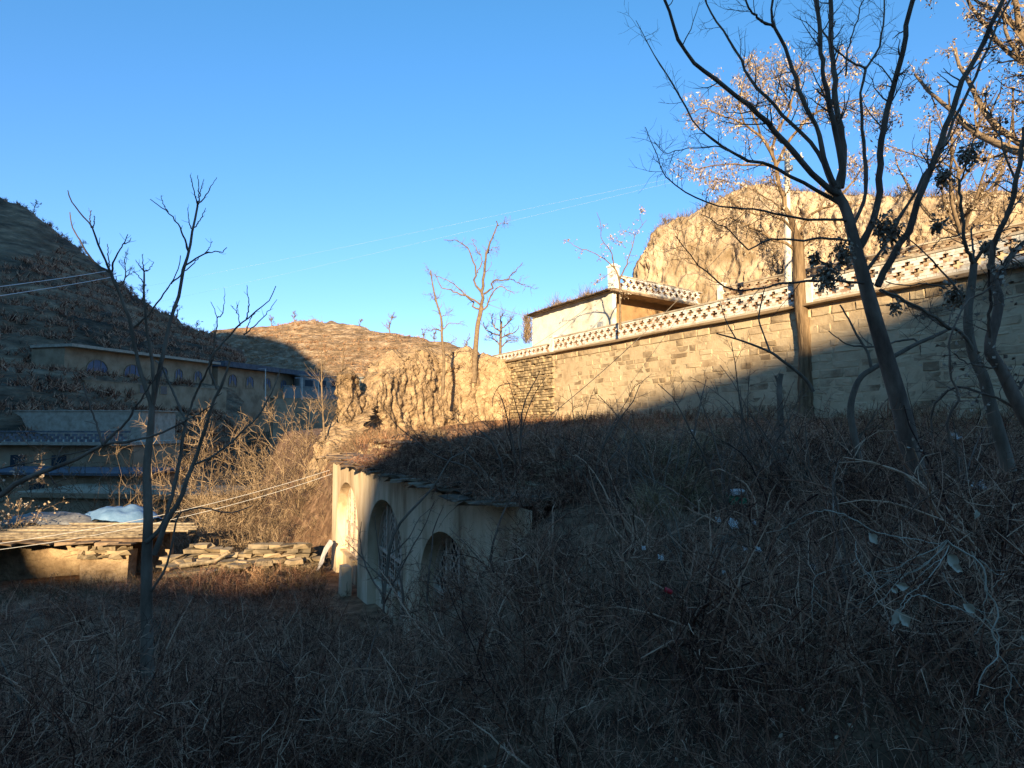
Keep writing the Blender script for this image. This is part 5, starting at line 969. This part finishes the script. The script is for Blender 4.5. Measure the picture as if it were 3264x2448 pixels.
# traced dark stems over the cave house
def stems(name, label, conv, lst, D, m, seed, cat='shrub', lv=None, k=6, leaf=None):
    rg = np.random.default_rng(seed); lm = [limb(conv, p, D, D+e, r0, r1, 16, rg, .004) for p, e, r0, r1 in lst]
    return tree(name, label, cat, lm[0], lm[1:], lv or [dict(per=7, L=(.15, .6), ang=(30, 80), n=6, up=-.03, curl=.25, rf=.35, rmin=.0035, k=4), dict(per=3, L=(.06, .25), ang=(30, 80), n=4, curl=.25, rf=.6, rmin=.0025, k=3)], m, seed+1, k_trunk=k, leaf=leaf)
stems('arching_shrub', 'bare shrub with tall black stems standing above the cave house roof', C4, [([(1480, 900), (1470, 740), (1470, 500), (1480, 250), (1520, 120), (1600, -40)], .2, .03, .008), ([(1450, 800), (1430, 500), (1390, 300), (1350, 160), (1310, 90), (1290, 130), (1285, 200)], -.1, .024, .006), ([(1470, 420), (1500, 280), (1560, 120), (1640, 0)], .3, .014, .005), ([(1440, 600), (1400, 380), (1400, 200), (1440, 100)], .1, .012, .004), ([(1310, 90), (1340, 60), (1420, 50), (1500, 110)], .1, .008, .003), ([(1470, 300), (1420, 120), (1380, 20)], -.2, .010, .004)], 13.2, M['bark_dark'], 501)
stems('arching_shrub', 'thick black stems bending left over the cave house eave', C4, [([(1330, 800), (1280, 690), (1240, 640), (1150, 540), (1100, 480), (1060, 420)], 0, .032, .010), ([(1390, 760), (1350, 620), (1340, 560), (1280, 430), (1190, 350)], 0, .030, .014), ([(1280, 430), (1240, 380), (1185, 350)], .1, .014, .008), ([(1290, 800), (1150, 620), (1000, 560), (890, 510), (760, 410), (660, 330), (590, 240), (560, 200)], -.2, .022, .005), ([(1310, 800), (1200, 720), (1050, 700), (900, 740), (800, 800)], .3, .012, .004), ([(1300, 820), (1150, 800), (1000, 900), (930, 1000)], .2, .010, .003)], 12.6, M['bark_dark'], 511)
stems('leaning_stem', 'long pale stem leaning diagonally across the middle arch', C4, [([(560, 1500), (590, 1250), (620, 1080), (700, 940), (850, 780), (930, 680), (965, 610), (1020, 530), (1110, 490), (1140, 410), (1180, 350)], 0, .034, .008), ([(600, 1180), (720, 1080), (800, 940), (900, 850)], .1, .012, .004), ([(575, 1350), (450, 1230), (400, 1170), (310, 1080)], -.2, .014, .004), ([(1110, 490), (1170, 488)], .0, .006, .004) if False else ([(1020, 530), (1000, 440), (960, 380)], .1, .006, .003)], 10.5, M['bark'], 521)
stems('bare_shrub', 'dark shrub with stems spreading before the left and middle arches', C4, [([(570, 1600), (560, 1400), (540, 1200), (520, 1050), (505, 900)], 0, .02, .004), ([(560, 1450), (480, 1320), (430, 1200), (410, 1050), (420, 960)], .3, .014, .004), ([(570, 1500), (640, 1350), (760, 1120), (830, 1000), (900, 820)], .2, .014, .004), ([(700, 1600), (690, 1400), (670, 1260), (760, 1150)], .1, .02, .006), ([(850, 1560), (860, 1350), (880, 1180), (900, 1000), (960, 860)], .3, .02, .005), ([(1290, 1650), (1270, 1450), (1275, 1250), (1290, 1100), (1360, 900), (1440, 750)], .4, .026, .010), ([(1270, 1300), (1150, 1150), (1080, 1080), (1000, 1000)], .1, .012, .004)], 9.5, M['bark_dark'], 531)
# pale vines in the right foreground
def C8(x, y): return 627.5+.18911*x, 407.8+.18911*y
VN = [([(1690, 700), (1740, 740), (1810, 780), (1870, 830), (1900, 900), (1890, 960), (1940, 1020), (1960, 1100), (1920, 1180), (1960, 1250), (1950, 1330), (1880, 1400), (1850, 1520)], .012, .006), ([(1690, 700), (1600, 760), (1500, 800), (1400, 860), (1300, 865), (1205, 905)], .008, .003), ([(1690, 705), (1620, 790), (1500, 870), (1400, 900), (1290, 990), (1215, 1040)], .008, .003), ([(1690, 700), (1580, 830), (1450, 900), (1350, 1010), (1230, 1110)], .008, .003), ([(1040, 540), (1130, 560), (1220, 600), (1300, 650), (1420, 680), (1560, 700), (1640, 720), (1690, 700)], .007, .005), ([(1040, 540), (940, 570), (820, 640), (740, 660)], .005, .003), ([(1700, 730), (1640, 840), (1560, 930), (1470, 1000), (1440, 1070)], .007, .004), ([(1820, 760), (1850, 850), (1900, 960), (1880, 1060), (1890, 1120), (1830, 1200)], .009, .004), ([(1890, 1110), (1960, 1200), (1950, 1290), (2010, 1370), (2030, 1480), (1990, 1560), (2010, 1659)], .008, .004), ([(1560, 990), (1650, 1030), (1750, 1060), (1890, 1130)], .006, .004), ([(1660, 870), (1720, 960), (1800, 1030), (1880, 1090)], .006, .004), ([(1860, 800), (1950, 880), (1990, 880), (1930, 950)], .006, .003), ([(1580, 1000), (1520, 990), (1460, 1050), (1420, 1150), (1400, 1180)], .005, .003), ([(1050, 870), (1000, 890), (980, 960), (975, 1050), (980, 1130)], .005, .003), ([(1210, 680), (1210, 780), (1250, 850), (1330, 940)], .004, .003)]
lm = [limb(C8, p, 3.4, 3.4+(.15 if i % 2 else -.1), r0*.42, r1*.42, 26, rg, .0022) for i, (p, r0, r1) in enumerate(VN)]
tree('dry_vine', 'tangle of pale dry vine stems winding down the right foreground', 'vine', lm[0], lm[1:], [dict(per=2, L=(.15, .5), ang=(10, 50), n=9, curl=.25, rf=.6, rmin=.0013, k=4)], M['vine'], 541, k_trunk=6, twm=M['vine'])
def broad_leaf(px, py, D, L, rot, label, group='pale broad leaves caught in the vine', curl=.7):
    L = L*.8
    rg = np.random.default_rng(int(px*7+py)); c = P(px, py, D); g0, g1 = np.meshgrid(np.linspace(0, 1, 9), np.linspace(-1, 1, 5), indexing='ij')
    w = .32*np.sin(np.pi*g0**.75); a = np.array([math.cos(rot), .2, math.sin(rot)]); b = np.array([-math.sin(rot), .1, math.cos(rot)]); cc = np.array([0, -1, 0])
    V = c+L*(g0[..., None]*a+(w*g1)[..., None]*b+(curl*(w*np.abs(g1)+.25*g0**2))[..., None]*cc)+rg.normal(0, .002, g0.shape+(3,)); ix = np.arange(45).reshape(9, 5)
    o = add('broad_leaf', V.reshape(-1, 3), np.stack([ix[:-1, :-1], ix[1:, :-1], ix[1:, 1:], ix[:-1, 1:]], -1).reshape(-1, 4), M['pale_leaf'], None, True, loc=c); tag(o, label, 'leaf', group)
for (x, y, L, rt, lab) in ((1690, 775, .12, -1.0, 'largest pale folded leaf at the top of the vine tangle'), (1715, 830, .08, -.6, 'pale leaf tucked just under the largest one'), (1275, 665, .085, -.9, 'single oval pale leaf on the long vine, left of the tangle'), (1420, 935, .085, -.2, 'pale leaf lying on the fanned vine stems'), (1395, 955, .05, -.5, 'small pale leaf beside the one on the fanned stems'), (1430, 1065, .11, -1.95, 'narrow hanging leaf, left of a pair'), (1440, 1080, .11, -1.05, 'narrow hanging leaf, right of a pair'), (1775, 1040, .09, -.6, 'curled leaf low on the vine beside the trunk'), (2075, 1210, .08, -.2, 'pinkish pale leaf at the right edge'), (1850, 540, .06, -1.9, 'small pale leaf high near the right-hand stem')):
    broad_leaf(*C8(x, y), 3.3, L, rt, lab)
# hanging dead leaf clumps on the right-hand trees
def clump(conv, x, y, D, R_, n, seed, label):
    rg = np.random.default_rng(seed); c = P(*conv(x, y), D); C = c+rg.normal(0, 1, (n, 3))*np.array([R_*.8, R_*.6, R_*1.2])*.42
    V, Fq = leafquads(np.concatenate([C, C+rg.normal(0, .03, C.shape)]), .065, rg, .28, .9); o = add('dead_leaf_clump', V, Fq, M['leaf_dark'], None, loc=c)
    tag(o, label, 'leaf clump', 'dead leaf clumps hanging in the right-hand trees')
for k, (x, y, R_, n, lab) in enumerate(((1500, 1190, .22, 170, 'widest dead leaf clump, between the limbs of the big tree'), (1280, 1310, .15, 110, 'ragged leaf clump touching the left side of the big trunk'), (1190, 1425, .17, 140, 'drooping leaf clump over the white parapet, left of the big trunk'), (1130, 1335, .07, 40, 'small pair of dead leaves left of the big trunk'), (1765, 1165, .07, 45, 'small round leaf clump in front of the upper parapet'), (1920, 800, .12, 80, 'long hanging leaf clump high at the right'), (1790, 915, .10, 60, 'leaf clump hanging just left of the long one'), (1855, 1520, .14, 110, 'brown leaf clump beside the grey slender tree'), (2020, 1280, .08, 50, 'little leaf clump near the right end of the white parapet'), (1545, 1590, .06, 30, 'dangling dead leaves in front of the sunlit wall'))):
    clump(C6, x, y, 7.6, R_, n, 560+k, lab)
# litter
p = G_at(*C8(575, 492)); D = p[1]-1.3; c = P(*C8(575, 478), D); mb = MB(); w = 80*.189/F*D; mb.rbox(c, (w, .05, .02), (0, .22, 0), (0, .04, w*.62), .006, rng)
o = mb.build('carton', M['green_box'], None, loc=None); tag(o, 'small green carton with a white top lying on the shaded slope', 'carton')
mb = MB(); mb.rbox(c+np.array([0, -.01, w*.40]), (w*1.01, .05, .02), (0, .225, 0), (0, .02, w*.25), .006, rng); mb.build('lid', M['plastic'], o)
c = P(*C8(215, 968), G_at(*C8(215, 975))[1]-1.5); mb = MB(); r_ = 17*.189/F*c[1]; ax = np.array([.9, .1, -.45]); ax = ax/np.linalg.norm(ax)
mb.tube([c-ax*r_*1.3, c-ax*r_*1.15, c+ax*r_*1.1, c+ax*r_*1.3], [r_*.55, r_*.75, r_*.75, r_*.5], 14); o = mb.build('drink_can', M['red_can'], None, True); tag(o, 'red drink can lying among the dark weeds', 'can')
def rag(x, y, s_, seed, label, m='plastic'):
    rg = np.random.default_rng(seed); p = G_at(*C8(x, y+12)); D = p[1]-1.1; c = P(*C8(x, y), D); S = s_*.189/F*D; g0, g1 = np.meshgrid(np.linspace(-1, 1, 12), np.linspace(-1, 1, 9), indexing='ij')
    q = np.stack([g0*1.3, g1*1.3, 0*g0+seed], -1); V = c+S*np.stack([g0*(.6+.8*fbm(q, 3)), .5*g1+1.2*fbm(q+5, 3), .42*g1+1.3*fbm(q+9, 4)], -1); ix = np.arange(108).reshape(12, 9)
    o = add('plastic_bag', V.reshape(-1, 3), np.stack([ix[:-1, :-1], ix[1:, :-1], ix[1:, 1:], ix[:-1, 1:]], -1).reshape(-1, 4), M[m], None, True, loc=c); tag(o, label, 'plastic bag', 'windblown litter on the shaded slope')
for k, (x, y, s_, lab) in enumerate(((345, 130, 26, 'white crumpled bag near the wall foot, above the straw tufts'), (150, 348, 20, 'small white scrap left of the green carton, under the tufts'), (1735, 150, 30, 'pale bag near the wall foot, right of the big trunk'), (1865, 325, 28, 'whitish scrap right of the big trunk, lower on the slope'), (1860, 415, 60, 'flattened pale sheeting right of the big trunk'), (560, 610, 42, 'bluish white bag below the green carton'), (665, 605, 26, 'bright torn bag beside the bluish one'), (480, 590, 22, 'white scrap left of the bluish bag'), (175, 790, 24, 'hanging grey rag left, above the red can'), (85, 740, 18, 'curled white strip at the far left of the litter'), (690, 745, 26, 'pale scrap halfway down below the bags'), (620, 745, 18, 'tiny pale scrap left of the one halfway down'), (980, 840, 24, 'bluish scrap by the thin upright stems'), (510, 870, 16, 'oval pale scrap right of the red can'))):
    rag(x, y, s_, 600+k, lab)
# grass and twigs on roofs and rims
def roof_grass(name, pts, h, n, seed, m, label, cat='grass', r=.012):
    rg = np.random.default_rng(seed); pts = np.asarray(pts, float); i = rg.integers(0, len(pts)-1, n); u = rg.random((n, 1)); b = pts[i]*(1-u)+pts[i+1]*u+rg.normal(0, .18, (n, 3))*[1, 1, .2]
    d = norm(np.stack([rg.normal(0, .5, n), rg.normal(0, .5, n), np.ones(n)], -1)); L_ = h*rg.uniform(.3, 1.1, n); p = b; out = [p]
    for k in range(3): d = norm(d+rg.normal(0, .12, d.shape)); p = p+d*(L_/3)[:, None]; out.append(p)
    V, Fq = tubes(np.stack(out, 1), np.full((n, 1), r)*np.linspace(1, .3, 4)[None], 3); o = add(name, V, Fq, M[m], None, kind='stuff'); tag(o, label, cat)
g = [HC+HS*(k*1.2+.5)-HF*-.3+up*9.25 for k in range(10)]
roof_grass('roof_grass', g, .45, 500, 700, 'twig_gold', 'dry grass along the roof edge of the white terrace house')
roof_grass('roof_tuft', [HC+HS*7.6+HF*.4+up*9.2, HC+HS*8.6+HF*.4+up*9.2], 1.3, 110, 701, 'twig_gold', 'tall fan of dry stems standing on the white house roof')
roof_grass('roof_tuft', [HC+HS*3.2+HF*.4+up*9.2, HC+HS*4.2+HF*.4+up*9.2], 1.2, 110, 702, 'twig_gold', 'reddish stems on the roof near the chimney pier')
hp = [HC+HS*(sl+.4)+up*(8.9-.1*k)-HF*.3 for k in range(24)]
roof_grass('hanging_creeper', hp, .75, 700, 703, 'twig_gold', 'bare creeper hanging down the far corner of the white house', 'creeper', r=.014)
nu, nvv = G_bluff.shape[:2]
edge = [G_bluff[i, 110] for i in range(25, 405, 5)]; roof_grass('bluff_rim_grass', edge, 1.0, 2600, 704, 'twig_gold', 'dry grass fringe along the rim of the loess bluff', r=.016)
rg = np.random.default_rng(705); n = 9000; i = rg.integers(20, 405, n); j = (rg.random(n)**.8*112).astype(int); keep = (fbm(G_bluff[i, j]*.22, 3) > .03) | (i > 235) | (j > 100); b = G_bluff[i, j][keep]
roofp = b; d = norm(np.stack([rg.normal(-.2, .5, len(b)), rg.normal(-.5, .4, len(b)), np.full(len(b), .8)], -1)); V, Fq = tubes(np.stack([b-d*.1, b+d*.25, b+d*.5+[0, 0, -.05]], 1), np.full((len(b), 3), .017)*np.array([1, .8, .4]), 3); add('bluff_weeds', V, Fq, M['twig_gold'], None, kind='stuff')
i = rg.integers(8, 472, 9500); j = (rg.random(9500)*150).astype(int); b = G_mound[i, j]; d = norm(np.stack([rg.normal(-.1, .5, len(b)), rg.normal(-.5, .4, len(b)), np.full(len(b), .7)], -1)); s_ = rg.uniform(.3, 1, (len(b), 1)); V, Fq = tubes(np.stack([b-d*.1, b+d*.25*s_, b+d*.5*s_+[0, 0, -.04]], 1), np.full((len(b), 3), .010)*np.array([1, .8, .4]), 3); add('cliff_weeds', V, Fq, M['twig_gold'], None, kind='stuff')
# hillside scrub as one mass on each hill
for nm, G, m_, n, sz, sd in (('hillside_scrub', G_left, 'twig_dark', 16000, .95, 710), ('crest_scrub', G_far, 'twig_brown', 15000, .9, 711)):
    rg = np.random.default_rng(sd); a, b_ = G.shape[:2]; i = rg.integers(4, a-2, n); j = rg.integers(int(b_*.12), int(b_*.86), n); b = G[i, j]+rg.normal(0, .5, (n, 3))*[1, 1, 0]
    kp = fbm(b*.05, 3) > -.02; b = b[kp]; protos = []
    for v in range(6):
        ns_ = 9; d = norm(np.stack([rg.normal(0, .7, ns_), rg.normal(0, .7, ns_), np.full(ns_, .9)], -1)); L_ = rg.uniform(.4, 1, (ns_, 1)); z0 = np.zeros((ns_, 3)); z0[:, :2] = rg.normal(0, .15, (ns_, 2))
        V, Fq = tubes(np.stack([z0-d*.2, z0+d*L_*.5, z0+d*L_], 1), np.full((ns_, 3), .045)*np.array([1, .8, .4]), 3); protos.append(mesh_data(nm+'_plant', V, Fq, M[m_]))
    scatter(nm, b, protos, sz*rg.uniform(.4, 1.4, len(b)), sd+5, kind='stuff')
